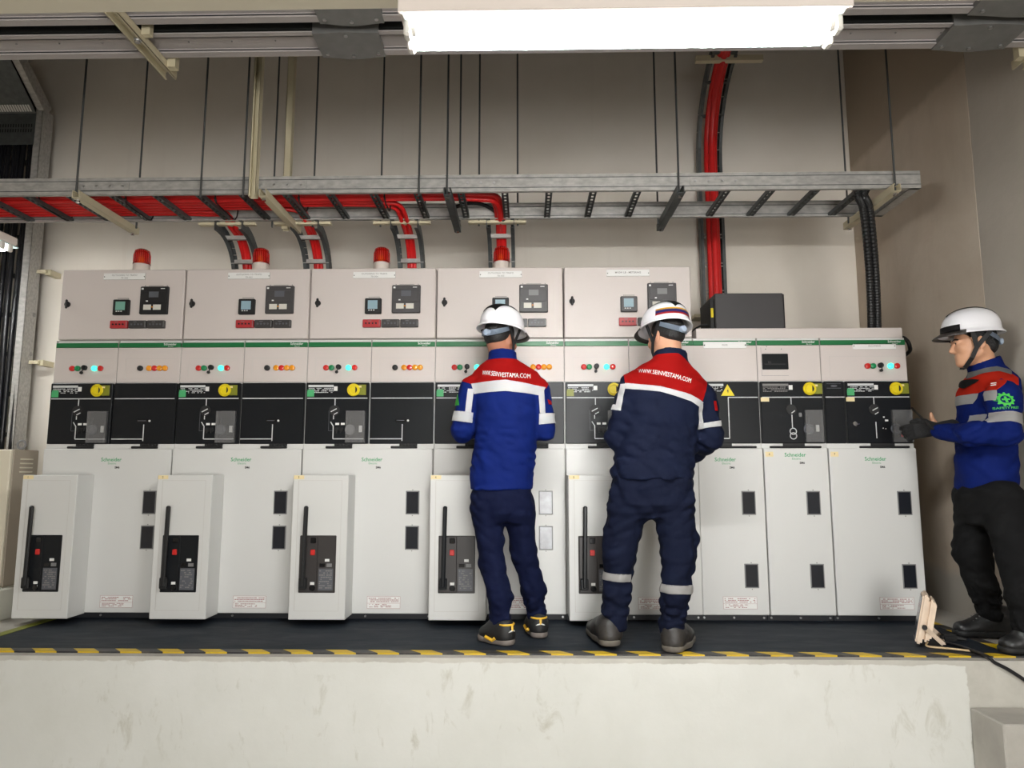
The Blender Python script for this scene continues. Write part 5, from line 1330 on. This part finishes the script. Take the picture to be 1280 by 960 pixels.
def build_back_worker(P):
    for s in ('L', 'R'):   # the ankle stands over the heel
        h, t = P['foot'+s]; d = (t-h)/np.linalg.norm(t-h); P['leg'+s][-1][1] = h[1]+0.055*d[1]+0.012; P['leg'+s][-2][1] = P['leg'+s][-2][1]*0.4+P['leg'+s][-1][1]*0.6
    Y = P['Y']; jk = px_sec(P['jacket'], Y)
    Hd = P['head']; neck = P['neck']
    # body -----------------------------------------------------------
    allp = np.array([p for k in ('armL', 'armR', 'legL', 'legR') for p in P[k]])
    lo = allp.min(0)-[0.2, 0.25, 0.14]; hi = allp.max(0)+[0.2, 0.25, 0]; hi[2] = Hd.c[2]+0.16
    F = Field(lo, hi, 0.007)
    head(F, Hd, neck); torso_body(F, jk)
    F.loft([(z, cx, cy, rx*0.8, ry*0.76) for z, cx, cy, rx, ry in px_sec(P['pelvis'], Y)], 0.02, zlo=px_sec(P['pelvis'], Y)[-1][0]+0.06)
    for s in ('L', 'R'):
        F.chain(P['arm'+s], [r*0.72 for r in P['armr']], 0.02); F.chain(P['leg'+s], [r*q for r, q in zip(P['legr'], (0.7, 0.68, 0.62, 0.55))], 0.02)
        F.cap(P['leg'+s][-1], P['foot'+s][1]*0.6+P['foot'+s][0]*0.4+np.array([0, 0, 0.045]), 0.035, 0.032, 0.02)
        hd = P['hand'+s]; hand(F, Frame(hd[0], hd[1]*np.array([[1 if s == 'L' else -1, 1, 1]]), 0.95), s, (0.5, 0.55, 0.6, 0.7))
    base = np.array([P['base'][0], P['base'][1], 0.005])
    root = person_root(F.mesh('person'), base, P['skin'], P['label'])
    # hair -----------------------------------------------------------
    G = Field(Hd.c-0.16, Hd.c+0.16, 0.006)
    G.ell(Hd(0, -0.016, 0.034), np.array((0.079, 0.096, 0.086))*Hd.k, Hd.R, 0.02)
    G.ell(Hd(0, -0.058, -0.012), np.array((0.060, 0.045, 0.042))*Hd.k, Hd.R, 0.02)
    G.ell(Hd(0, 0.11, -0.04), np.array((0.1, 0.10, 0.10))*Hd.k, Hd.R, 0.01, 's')
    clothing('hair', G.mesh('hair'), M.hair, root)
    # trousers ---------------------------------------------------------
    lo2 = np.array([min(p[0] for k in ('legL', 'legR') for p in P[k])-0.17, Y-0.35, 0.03]); hi2 = np.array([max(p[0] for k in ('legL', 'legR') for p in P[k])+0.17, Y+0.35, jk[0][0]+0.10]); hi2[2] = max(q[0] for q in px_sec(P['pelvis'], Y))+0.03
    T = Field(lo2, hi2, 0.0065)
    T.loft(px_sec(P['pelvis'], Y), 0.02)
    for s in ('L', 'R'): T.chain(P['leg'+s], P['legr'], 0.035)
    for a, b, ra, rb in P.get('pockets', []): T.cap(a, b, ra, rb, 0.012)
    T.fold(foldfn(P['seed'], P.get('tfold', 0.006), 38)); 
    for s in ('L', 'R'):
        zc = P['leg'+s][-1][2]+0.05; T.fold(foldfn(P['seed']+3, 0.0055, 60, zc, 0.07))
    # cut the cuffs flat
    for s in ('L', 'R'):
        a = P['leg'+s][-1]; r = 0.13
        T._put(a-[r, r, 0.2], a+[r, r, 0.0], lambda x, y, z, a=a: np.maximum(np.sqrt((x-a[0])**2+(y-a[1])**2)-r, z-(a[2]-0.03)), 0.004, 's')
    tr = clothing('trousers', T.mesh('trousers'), P['mt'], root)
    # jacket -------------------------------------------------------------
    pts = np.array([p for k in ('armL', 'armR') for p in P[k]]+[(q[1]+s*q[3], q[2], q[0]) for q in jk for s in (-1, 1)])
    A = Field(pts.min(0)-[0.12, 0.2, 0.03], pts.max(0)+[0.12, 0.1, 0.06], 0.0065)
    A.loft(jk, 0.02)
    for a, b, ra, rb in P.get('shoulders', []): A.cap(a, b, ra, rb, 0.05)
    for s in ('L', 'R'): A.chain(P['arm'+s], P['armr'], 0.022)
    A.fold(foldfn(P['seed']+20, P.get('jfold', 0.005), 30)); A.fold(foldfn(P['seed']+31, 0.0065, 45, P['foldz'], 0.16))
    for s in ('L', 'R'):   # cuffs
        a, b = P['arm'+s][-2], P['arm'+s][-1]; d = (b-a)/np.linalg.norm(b-a)
        A._put(b-0.09, b+0.09, lambda x, y, z, b=b, d=d: np.maximum(np.sqrt((x-b[0])**2+(y-b[1])**2+(z-b[2])**2)-0.09, -((x-b[0])*d[0]+(y-b[1])*d[1]+(z-b[2])*d[2])+0.01), 0.004, 's')
    zt = jk[-1][0] if jk[-1][0] > jk[0][0] else jk[0][0]
    F_ = np.array(neck)
    cl = P['collar']; c0 = W(*cl[0], Y+P['collar_dy']); 
    # standing collar: a ring around the neck
    ax = cl[1]
    cb = np.array(c0); ct = cb+np.array(ax)
    collar(A, cb, ct, cl[2])
    ja = clothing('jacket', A.mesh('jacket'), P['mj'], root)
    for (nm, polys, m, off, lab) in P['patches']: patch(nm, ja.data, polys, P['Yback'], m, ja, off, label=lab)
    for (nm, polys, m, off, lab) in P.get('tpatches', []): patch(nm, tr.data, polys, P['Yleg'], m, tr, off, label=lab)
    cloth_text('lettering', 'WWW.SEINVESTAMA.COM', P['tsize'], P['tcurve'], P['Yback'], ja.data, ja, M.white, off=0.0065)
    # hard hat and shoes
    Tm = P['hatT']; hat = hard_hat(Tm, root, P['hatstyle'], P['hatlabel'])
    chin_strap(Hd, Tm, hat)
    for s in ('L', 'R'):
        h, t = P['foot'+s]; shoe(P['shoename'], h, t, P['shoeh'], P['shoew'], P['mshoe'], P['msole'], root, P['leg'+s][-1]-[0, 0, 0.02], trim=P.get('trim'))
    return root, ja, tr, hat

# ---- worker 1
Y1 = 3.62
hc = W(625.5, 424, 3.66)
f1 = rot((0.55, 0.80, -0.18)); H1 = Frame(hc, f1, 0.93)
def hatT(H, off=(0, 0.0, 0.052), tilt=0.0, roll=0.0):
    return H.m4() @ Matrix.Translation(off) @ Matrix.Rotation(tilt, 4, 'X') @ Matrix.Rotation(roll, 4, 'Y') @ Matrix.Scale(1/H.k, 4)
P1 = dict(Y=Y1, seed=4, skin=M.skin1, label='person in bright blue jacket and plain white hard hat, back to us', base=(W(630, 800, 3.6)[0], 3.6),
    head=H1, neck=W(627, 458, 3.60),
    jacket=[(613, 587, 667, 0.118), (585, 588, 669, 0.116), (550, 592, 672, 0.118), (520, 593, 674, 0.125), (492, 592, 676, 0.126), (476, 586, 679, 0.115), (466, 592, 672, 0.10), (458, 600, 659, 0.088), (451, 608, 648, 0.072)],
    pelvis=[(600, 592, 662, 0.10), (622, 588, 667, 0.115), (640, 590, 666, 0.11), (652, 598, 660, 0.08)],
    armL=[J(589, 487, 3.61), J(578, 538, 3.63), J(597, 535, 3.85)], armR=[J(673, 489, 3.61), J(680, 537, 3.63), J(661, 535, 3.85)], armr=[0.064, 0.060, 0.047],
    legL=[J(609, 640, 3.62), J(615, 705, 3.59), J(625, 745, 3.55), J(625, 783, 3.53)], legR=[J(649, 640, 3.63), J(655, 692, 3.66), J(667, 738, 3.69), J(672, 769, 3.71)], legr=[0.082, 0.062, 0.058, 0.051],
    footL=(np.array([*WZ(641, 808, 0.006)[:2], 0.006]), np.array([*(WZ(600, 799, 0.006)[:2]), 0.006])), footR=(np.array([*WZ(676, 799, 0.006)[:2], 0.006]), np.array([WZ(676, 799, 0.006)[0]-0.05, WZ(676, 799, 0.006)[1]+0.26, 0.006])),
    handL=(J(604, 533, 3.90), rot((0.25, 1, 0.1), (0.2, 0, 1))), handR=(J(654, 533, 3.90), rot((-0.25, 1, 0.1), (-0.2, 0, 1))),
    mj=M.royal, mt=M.navy_trouser, foldz=0.9, jfold=0.0035, tfold=0.005, Yback=3.50, collar=((628, 455), (0.0, 0.012, 0.062), 0.074), collar_dy=-0.015,
    patches=[('shoulder_yoke', [[(604, 447), (652, 446), (652, 478), (604, 477)], [(604, 449), (604, 477), (588, 478.5), (575, 474), (580, 465)], [(652, 448), (676, 464), (686, 478), (683, 484), (652, 478)]], M.red_cloth, 0.002, 'red cloth yoke'),
        ('reflective_strip', [[(588, 478), (632, 474.5), (632, 489), (592, 491)], [(632, 474.5), (682, 482.5), (677, 493), (632, 489)]], M.reflect, 0.004, 'wide white reflective strip'),
        ('reflective_strip', [[(584, 484), (592, 485), (587, 515), (580, 513)], [(559, 511), (590, 514), (588, 527), (559, 523.5)]], M.reflect, 0.0045, None),
        ('reflective_strip', [[(672.5, 484), (680, 486), (682, 516), (675, 515)], [(674, 515.5), (696, 514), (696, 527), (674, 529.5)]], M.reflect, 0.0045, None),
        ('sleeve_badge', [[(567, 492), (571, 490), (573, 505), (567, 505)]], M.badge, 0.004, 'green gear badge seen edge-on'), ('sleeve_flag', [[(684, 497), (689, 499), (690, 504), (686, 504)]], M.red_cloth, 0.004, 'small red flag badge')],
    tsize=0.034, tcurve=[(602.5, 465), (612, 466), (628, 468.6), (645, 469.2), (663, 469.5)],
    hatT=hatT(H1, (0, 0.004, 0.058), 0.05), hatstyle='plain', hatlabel='plain white hard hat', shoename='safety_shoe', shoeh=0.105, shoew=0.052, mshoe=M.black2, msole=M.shoe_sole, trim=True)
r1, ja1, tr1, hat1 = build_back_worker(P1)

# ---- worker 2
Y2 = 3.49
hc = W(833, 422, 3.54)
f2 = rot((-0.55, 0.80, -0.20), (0.12, 0, 1)); H2 = Frame(hc, f2, 0.95)
P2 = dict(Y=Y2, seed=14, skin=M.skin2, label='person in dark navy overalls and a striped white hard hat, back to us', base=(W(810, 810, 3.45)[0], 3.45),
    head=H2, neck=W(838, 457, 3.48),
    jacket=[(600, 764, 867, 0.135), (575, 766, 869, 0.135), (548, 769, 873, 0.135), (520, 775, 877, 0.138), (498, 779, 882, 0.135), (482, 782, 880, 0.122), (470, 790, 872, 0.105), (460, 803, 864, 0.09), (450, 815, 858, 0.075)],
    shoulders=[(J(800, 476, 3.49), J(832, 470, 3.49), 0.062, 0.075), (J(836, 471, 3.49), J(876, 494, 3.49), 0.075, 0.062)],
    pelvis=[(585, 770, 862, 0.11), (605, 763, 867, 0.125), (630, 760, 869, 0.125), (648, 768, 862, 0.09)],
    armL=[J(790, 482, 3.48), J(772, 548, 3.50), J(786, 560, 3.78)], armR=[J(881, 500, 3.48), J(888, 548, 3.49), J(858, 574, 3.68)], armr=[0.066, 0.064, 0.05],
    legL=[J(784, 640, 3.50), J(774, 695, 3.49), J(770, 740, 3.52), J(765, 776, 3.545)], legR=[J(841, 640, 3.49), J(848, 695, 3.44), J(845, 740, 3.40), J(842, 786, 3.375)], legr=[0.098, 0.078, 0.067, 0.066],
    footL=(np.array([*WZ(765, 809, 0.02)[:2], 0.02]), np.array([WZ(765, 809, 0)[0]-0.06, WZ(765, 809, 0)[1]+0.27, 0.006])), footR=(np.array([*WZ(838, 816.5, 0.007)[:2], 0.007]), np.array([WZ(838, 816.5, 0)[0]+0.13, WZ(838, 816.5, 0)[1]+0.235, 0.006])),
    handL=(J(791, 560, 3.835), rot((0.15, 1, 0.15), (0.3, 0, 1))), handR=(J(850, 577, 3.73), rot((-0.5, 0.9, 0.0), (-0.3, 0, 1))),
    mj=M.navy, mt=M.navy_trouser2, foldz=0.98, jfold=0.006, tfold=0.008, Yback=3.36, collar=((838, 456), (0.004, 0.014, 0.06), 0.084), collar_dy=-0.02,
    pockets=[(J(764, 664, 3.50), J(763, 700, 3.49), 0.045, 0.042), (J(863, 670, 3.46), J(862, 696, 3.45), 0.045, 0.038)],
    patches=[('shoulder_yoke', [[(783, 455), (802, 446), (826, 440), (826, 482.5), (784, 477)], [(826, 440), (850, 440), (864, 450), (864, 493), (826, 482.5)], [(864, 450), (890, 474), (881, 501), (864, 493)]], M.red_cloth, 0.002, 'red cloth yoke'),
        ('reflective_strip', [[(784, 477), (826, 482.5), (826, 489.5), (784, 484)], [(826, 482.5), (864, 493), (864, 501), (826, 489.5)], [(864, 493), (882, 501.5), (878, 509), (864, 501)]], M.reflect, 0.004, 'white reflective strip across the back'),
        ('reflective_strip', [[(779, 478), (785, 478), (779, 511), (773, 507)], [(758, 500.5), (780, 505), (779, 512), (757, 507.5)]], M.reflect, 0.0045, None),
        ('reflective_strip', [[(875, 506), (881.5, 503), (883, 530), (876.5, 532)], [(876, 528.5), (907, 524), (907, 531), (876, 535)]], M.reflect, 0.0045, None),
        ('sleeve_flag', [[(896, 499), (900, 499), (902, 512), (898, 512)]], M.red_cloth, 0.004, 'small red and white flag badge')],
    tpatches=[('reflective_strip', [[(748, 717), (790, 719.5), (790, 729), (748, 727)]], M.reflect_dim, 0.004, None), ('reflective_strip', [[(824, 729), (869, 731), (869, 741.5), (824, 739.5)]], M.reflect_dim, 0.004, None)], Yleg=3.40,
    tsize=0.032, tcurve=[(800.5, 461), (815, 463.5), (833, 467), (850, 471), (865, 475.5)],
    hatT=hatT(H2, (0, 0.004, 0.058), 0.03, 0.04), hatstyle='striped', hatlabel='white hard hat with yellow, blue and red stripes', shoename='work_boot', shoeh=0.105, shoew=0.06, mshoe=M.leather, msole=M.boot_sole)
r2, ja2, tr2, hat2 = build_back_worker(P2)
for (z0, z1, m) in ((0.047, 0.057, M.hyel), (0.032, 0.047, M.hblue), (0.022, 0.032, M.hred)): hat_strip(P2['hatT'], PI-0.85, PI+1.25, z0, z1, m, 'hat_stripe', hat2, 0.0018)

# ---- worker 3, in profile at the right
Y3 = 3.58
f3 = rot((-1, 0.22, -0.10)); hc = W(1217, 428.5, 3.56); H3 = Frame(hc, f3, 0.95)
j3 = px_sec([(612, 1200, 1266, 0.145), (585, 1200, 1265, 0.145), (560, 1201, 1265, 0.15), (535, 1202, 1263, 0.15), (510, 1203, 1265, 0.155), (490, 1205, 1265, 0.155), (477, 1209, 1266, 0.14), (467, 1214, 1259, 0.11), (459, 1219, 1253, 0.082)], Y3)
aL = [J(1254, 497, 3.40), J(1257, 541, 3.34), J(1215, 543, 3.42), J(1174, 540, 3.62)]; aLr = [0.082, 0.068, 0.058, 0.046]
aR = [J(1231, 492, 3.74), J(1228, 540, 3.80), J(1200, 541, 3.84), J(1184, 538, 3.86)]
lA = [J(1222, 620, 3.62), J(1215, 690, 3.68), J(1228, 735, 3.70), J(1239, 768, 3.72)]; lB = [J(1252, 625, 3.47), J(1272, 700, 3.41), J(1279, 745, 3.39), J(1283, 782, 3.385)]
lr = [0.105, 0.082, 0.068, 0.062]
base = np.array([2.36, 3.58, 0.0])
F = Field((1.9, 3.15, 0.0), (2.85, 4.1, 1.68), 0.0055)
head(F, H3, W(1232, 466, Y3)); torso_body(F, j3)
F.loft([(z, cx, cy, rx*0.85, ry*0.8) for z, cx, cy, rx, ry in px_sec([(595, 1203, 1264, 0.13), (640, 1203, 1266, 0.13)], 3.57)], 0.03)
F.chain(aL, [r*0.72 for r in aLr], 0.02); F.chain(aR, [r*0.72 for r in aLr], 0.02); F.chain(lA, [r*q for r, q in zip(lr, (0.7, 0.68, 0.62, 0.55))], 0.02); F.chain(lB, [r*q for r, q in zip(lr, (0.7, 0.68, 0.62, 0.55))], 0.02)
for l in (lA, lB): F.cap(l[-1], l[-1]+np.array([-0.01, 0.0, -0.07]), 0.03, 0.026, 0.02)
hL = Frame(J(1167, 536, 3.69), rot((-0.86, 0.50, -0.10), (-0.4, -0.85, 0.25)), 0.98); hR = Frame(J(1172, 537, 3.87), rot((-0.95, 0.25, 0.05), (0.1, 0.9, 0.1))*np.array([[-1, 1, 1]]), 0.92)
cr = (0.42, 0.55, 0.62, 0.7)
hand(F, hL, 'L', cr)
hand(F, hR, 'R', (0.9, 0.95, 1.0, 1.0), thumb=[(0.02, 0.0, -0.006), (0.045, 0.02, 0.0), (0.07, 0.032, 0.0), (0.094, 0.035, 0.002)])
r3 = person_root(F.mesh('person'), base, M.skin3, 'person in profile wearing a grey shoulder strap, gloved hand at the last panel')
G = Field(H3.c-0.16, H3.c+0.16, 0.005)
G.ell(H3(0, -0.016, 0.034), np.array((0.079, 0.097, 0.086))*H3.k, H3.R, 0.02); G.ell(H3(0, -0.068, -0.022), np.array((0.058, 0.042, 0.05))*H3.k, H3.R, 0.02)
G.ell(H3(0, 0.085, -0.06), np.array((0.12, 0.118, 0.108))*H3.k, H3.R, 0.008, 's')
clothing('hair', G.mesh('hair'), M.hair, r3)
eb = MB()
for s in (-1, 1): eb.tube([H3(s*0.018, 0.1045, 0.020), H3(s*0.034, 0.0985, 0.024), H3(s*0.048, 0.086, 0.019)], 0.0032, 6)
eb.obj('eyebrows', M.hair, r3)
ey = MB()
for s in (-1, 1): ey.sphere(H3(s*0.032, 0.0935, 0.003), 0.0056)
ey.obj('eyes', M.black2, r3, smooth=True)
T = Field((1.95, 3.2, 0.04), (2.85, 4.05, 0.82), 0.006)
T.loft(px_sec([(606, 1203, 1265, 0.128), (617, 1199, 1269, 0.14), (640, 1200, 1271, 0.13), (655, 1206, 1266, 0.10)], 3.57), 0.03)
T.chain(lA, lr, 0.035); T.chain(lB, lr, 0.035); T.fold(foldfn(51, 0.006, 38)); 
for l in (lA, lB): T.fold(foldfn(57, 0.006, 70, l[-1][2]+0.05, 0.08))
for a in (lA[-1], lB[-1]): T._put(a-[0.13, 0.13, 0.2], a+[0.13, 0.13, 0], lambda x, y, z, a=a: np.maximum(np.sqrt((x-a[0])**2+(y-a[1])**2)-0.13, z-(a[2]-0.03)), 0.004, 's')
tr3 = clothing('trousers', T.mesh('trousers'), M.black_trouser, r3)
A = Field((1.95, 3.15, 0.68), (2.7, 4.05, 1.42), 0.0055)
A.loft(j3, 0.02); A.chain(aL, aLr, 0.022); A.chain(aR, aLr, 0.022)
A.fold(foldfn(61, 0.005, 30)); A.fold(foldfn(62, 0.007, 48, 1.02, 0.12))
collar(A, W(1235, 466, Y3), W(1228.5, 451, Y3), 0.08, 0.015)
for a, b in ((aL[-2], aL[-1]), (aR[-2], aR[-1])):
    d = (b-a)/np.linalg.norm(b-a); A._put(b-0.09, b+0.09, lambda x, y, z, b=b, d=d: np.maximum(np.sqrt((x-b[0])**2+(y-b[1])**2+(z-b[2])**2)-0.09, -((x-b[0])*d[0]+(y-b[1])*d[1]+(z-b[2])*d[2])+0.01), 0.004, 's')
ja3 = clothing('jacket', A.mesh('jacket'), M.royal, r3)
Yp = 3.335; Yc = 3.44
patch('shoulder_yoke', ja3.data, [[(1198, 466), (1208, 467), (1222, 473), (1209, 489), (1198, 488)], [(1209, 489), (1222, 473), (1236, 466), (1252, 460), (1252, 473), (1232, 490)], [(1252, 458), (1266, 463), (1276, 472), (1274, 482), (1252, 473)]], Yc, M.orange_cloth, ja3, 0.002, lim=-0.3, label='orange-red cloth yoke')
patch('reflective_strip', ja3.data, [[(1186, 486), (1208, 488), (1204, 500), (1184, 498)], [(1209, 488.5), (1232, 490.5), (1229, 503), (1207, 500)]], Yc, M.reflect_dim, ja3, 0.004, lim=-0.3)
patch('reflective_strip', ja3.data, [[(1237, 516.5), (1253, 514.5), (1253, 527.5), (1237, 528.5)], [(1253, 514.5), (1278, 517.5), (1275, 533), (1253, 527.5)]], Yp, M.reflect_dim, ja3, 0.0045)
patch('shoulder_strap', ja3.data, [[(1213, 484), (1207, 482), (1219, 470), (1225, 474)], [(1219, 470), (1225, 474), (1241, 465), (1237, 459.5)], [(1237, 459.5), (1241, 465), (1254, 464), (1254, 457)], [(1254, 457), (1254, 464), (1266, 469), (1269, 463)]], Yc, M.grey_plastic, ja3, 0.009, lim=-0.1, label='grey shoulder strap')
patch('strap_buckle', ja3.data, [[(1207, 484), (1218, 471), (1222, 477), (1212, 490)], [(1207, 484), (1214, 487), (1207, 514), (1201, 512)]], 3.52, M.strap, ja3, 0.011, lim=-0.6, label='black strap end')
bx, bz = W(1254.5, 499.5, Yp)[0::2]
src = bmesh.new(); src.from_mesh(ja3.data); tree = BVHTree.FromBMesh(src); src.free(); b3 = origin_of(ja3)
def drape(vs): 
    out = []
    for x, z in vs:
        h = tree.ray_cast(Vector((x-b3[0], -1.0, z-b3[2])), Vector((0, 1, 0))); out.append((x, (h[0].y+b3[1]-0.003) if h[0] else Yp, z))
    return out
gv = []; gf = []
n = 44
for i in range(n):
    a = 2*PI*i/n; ro = 0.034 if i % 4 < 2 else 0.027
    gv += [(bx+0.0185*math.sin(a), bz+0.0185*math.cos(a)), (bx+ro*math.sin(a), bz+ro*math.cos(a))]
for i in range(n): gf.append((2*i, 2*i+1, (2*i+3) % (2*n), (2*i+2) % (2*n)))
k0 = len(gv); gv += [(bx+x, bz+z) for x, z in ((-0.014, -0.004), (0.014, -0.004), (0.014, 0.004), (-0.014, 0.004), (-0.0045, -0.016), (0.0045, -0.016), (0.0045, 0.014), (-0.0045, 0.014))]; gf += [(k0, k0+1, k0+2, k0+3), (k0+4, k0+5, k0+6, k0+7)]
MB().raw(drape(gv), gf).obj('gear_badge', M.badge, ja3, recalc=False)['label'] = 'green gear and cross badge'
vs, fs = text_geo('SAFETY FIRST', 0.0145, bold=0.0003); MB().raw(drape([(bx+a, bz-0.041+b) for a, b, c in vs]), fs).obj('badge_lettering', M.badge, ja3, recalc=False)
vs, fs = text_geo('K3', 0.018); x_, z_ = W(1224, 483.5, Yc)[0::2]
mk = drape([(x_+dx, z_+dz) for dx, dz in ((-0.012, 0.001), (0.014, 0.004), (0.014, 0.008), (-0.012, 0.005), (-0.014, -0.008), (0.012, -0.005), (0.012, -0.001), (-0.014, -0.004))]); MB().raw(mk, [(0, 1, 2, 3), (4, 5, 6, 7)]).obj('chest_mark', M.white, ja3, recalc=False)
# glove on the near hand
G = Field(hL.c-0.19, hL.c+0.19, 0.0045); hand(G, hL, 'L', cr, 0.003); G.cap(hL(0, -0.05, 0), hL(0, -0.085, 0), 0.034, 0.037, 0.01)
clothing('glove', G.mesh('glove', 1), M.glove, r3, 'black knit glove')
T3 = hatT(H3, (0, 0.002, 0.052), 0.06); hat3 = hard_hat(T3, r3, 'profile', 'white hard hat with a dark peak and crown strip'); chin_strap(H3, T3, hat3, 0.02)
hA = np.array([*WZ(1262, 796, 0.006)[:2], 0.006]); tA = np.array([*WZ(1189, 795.5, 0.006)[:2], 0.006])
hA[1] = 3.72; tA[1] = 3.735; tA[0] = WZ(1187, 795, 0.0)[0]; hA[0] = tA[0]+0.31
s1 = shoe('work_boot', hA, tA, 0.13, 0.052, M.black_leather, M.black2, r3, lA[-1]-[0, 0, 0.02])
tB = np.array([W(1248, 812, 3.39)[0], 3.39, 0.007]); hB = tB+np.array([0.255, -0.005, 0])
s2 = shoe('work_boot', hB, tB, 0.13, 0.052, M.black_leather, M.black2, r3, lB[-1]-[0, 0, 0.02])
for o, t in ((s1, tA), (s2, tB)): laces(o, [((t[0]+0.09+0.016*i, t[1]-0.03, 0.085+0.011*i), (t[0]+0.10+0.016*i, t[1]+0.03, 0.088+0.011*i)) for i in range(5)], r3)
# the rod held against the clear cover
a = W(1161, 531, 3.66); b = W(1140, 510, 4.035)
o = MB().tube([a+(a-b)*0.22, a, b], 0.0055, 8).obj('hook_rod', M.black2, base=a, smooth=True); tag(o, 'thin black rod held by the gloved hand against the last operating panel', 'tool')

# ------------------------------------------------------------------ work light on the mat
pA = np.array([W(1139, 806, 3.52)[0], 3.52]); zb = 0.012
tl, tr_, bl = W(1153, 748, 3.55), W(1171, 751, 3.55), W(1141, 804, 3.55)
c = np.array([W(1156, 777, 3.55)[0], 3.56, 0.13]); ly = math.radians(17)
Rm = Matrix.Rotation(math.radians(-116), 4, 'Z') @ Matrix.Rotation(math.radians(-12), 4, 'X')
# lamp local frame: x width, y front, z height
root = empty('work_light', (c[0], c[1], 0.006), 'small cream portable floodlight standing on the mat at the right end', 'lamp')
TL = Matrix.Translation(c) @ Rm
def lbox(mb, x0, x1, y0, y1, z0, z1, bev): return mb.box(x0, x1, y0, y1, z0, z1, bev, 2, R=TL)
part('housing', lbox(lbox(MB(), -0.085, 0.085, -0.022, 0.006, -0.115, 0.115, 0.008), -0.075, 0.075, 0.006, 0.034, -0.1, 0.1, 0.01), M.flood, root)
part('front_glass', lbox(MB(), -0.074, 0.074, -0.0245, -0.021, -0.1, 0.1, 0.002), M.glass_grey, root)
fb = MB()
for kx in range(6): lbox(fb, -0.06+kx*0.024-0.003, -0.06+kx*0.024+0.003, 0.03, 0.042, -0.08, 0.08, 0.001)
part('cooling_fin', fb, M.flood, root)
st = MB()
g = []
for s in (-1, 1):
    a = TL @ Vector((s*0.092, 0.006, -0.03)); e = Vector((a.x+0.10, a.y+0.035, 0.016))
    st.bar(a, e, 0.02, 0.004, up=(0, 1, 0.3)); g.append(e)
st.bar(g[0], g[1], 0.02, 0.004)
part('stand', st, M.flood, root)
kb = MB()
for s in (-1, 1): kb.cyl(TL @ Vector((s*0.084, 0.006, -0.03)), TL @ Vector((s*0.1, 0.006, -0.03)), 0.011, seg=10)
part('hinge_knob', kb, M.black2, root)
pts = smooth_path([(c[0]+0.0, c[1]-0.02, 0.02), tuple(WZ(1160, 808, 0.012)), tuple(WZ(1190, 811, 0.012)), tuple(WZ(1216, 814, 0.012))], 6)
o = MB().tube(pts, 0.005, 6).obj('lamp_lead', M.beige_cable, base=pts[0], smooth=True); tag(o, 'short beige lead running from the cream floodlight across the mat', 'cord')
e0 = W(1262, 838, 3.265); e1 = W(1292, 858, 3.255)
pts = smooth_path([tuple(WZ(1180, 803, 0.014)), tuple(WZ(1200, 808, 0.014)), tuple(WZ(1216, 813.5, 0.016)), tuple(WZ(1235, 821, 0.016)), (W(1243, 826, 3.272)[0], 3.272, -0.005), tuple(e0), tuple(e1), (e1[0]+0.12, 3.25, e1[2]-0.1)], 6)
o = MB().tube(pts, 0.008, 8).obj('extension_cord', M.black_cable, base=pts[0], smooth=True); tag(o, 'black extension cord leaving the mat and hanging over the platform edge above the stair', 'cord')
q = WZ(1187, 803, 0.0)
o = MB().box(q[0]-0.04, q[0]+0.035, q[1]-0.02, q[1]+0.02, 0.006, 0.04, 0.008, 2).cyl((q[0]+0.03, q[1], 0.022), (q[0]+0.07, q[1]-0.02, 0.018), 0.012, 0.007, seg=10).obj('cord_plug', M.black2, base=(q[0], q[1], 0.006)); tag(o, 'black plug connector on the mat behind the floodlight stand', 'plug')
# ------------------------------------------------------------------ light
w = bpy.data.worlds.new('world'); S.world = w; w.use_nodes = True
wn = w.node_tree; bg = wn.nodes['Background']
sky = wn.nodes.new('ShaderNodeTexSky'); sky.sky_type = 'NISHITA'; sky.sun_disc = False; sky.sun_elevation = math.radians(40); sky.sun_rotation = math.radians(200)
wn.links.new(sky.outputs[0], bg.inputs['Color']); bg.inputs['Strength'].default_value = 0.07
def area(name, loc, target, sx, sy, power, col):
    l = bpy.data.lights.new(name, 'AREA'); l.shape = 'RECTANGLE'; l.size = sx; l.size_y = sy; l.energy = power; l.color = col
    o = bpy.data.objects.new(name, l); COL.objects.link(o); o.location = loc
    o.rotation_euler = (Vector(target)-Vector(loc)).to_track_quat('-Z', 'Y').to_euler(); return o
# daylight through the added opening, out of view behind the camera
area('opening_daylight', ((DX0+DX1)/2, YB+0.05, (DZ1+GZ)/2), ((DX0+DX1)/2, 0, (DZ1+GZ)/2), DX1-DX0-0.1, DZ1-GZ-0.1, 300, (1.0, 0.99, 0.97))
S.view_settings.view_transform = 'Standard'; S.view_settings.look = 'None'; S.view_settings.gamma = 1.0; S.view_settings.use_curve_mapping = False
S.view_settings.exposure = 0.22
S.cycles.use_denoising = True; S.cycles.max_bounces = 8; S.cycles.diffuse_bounces = 4; S.cycles.transparent_max_bounces = 8
S.cycles.sample_clamp_indirect = 6.0
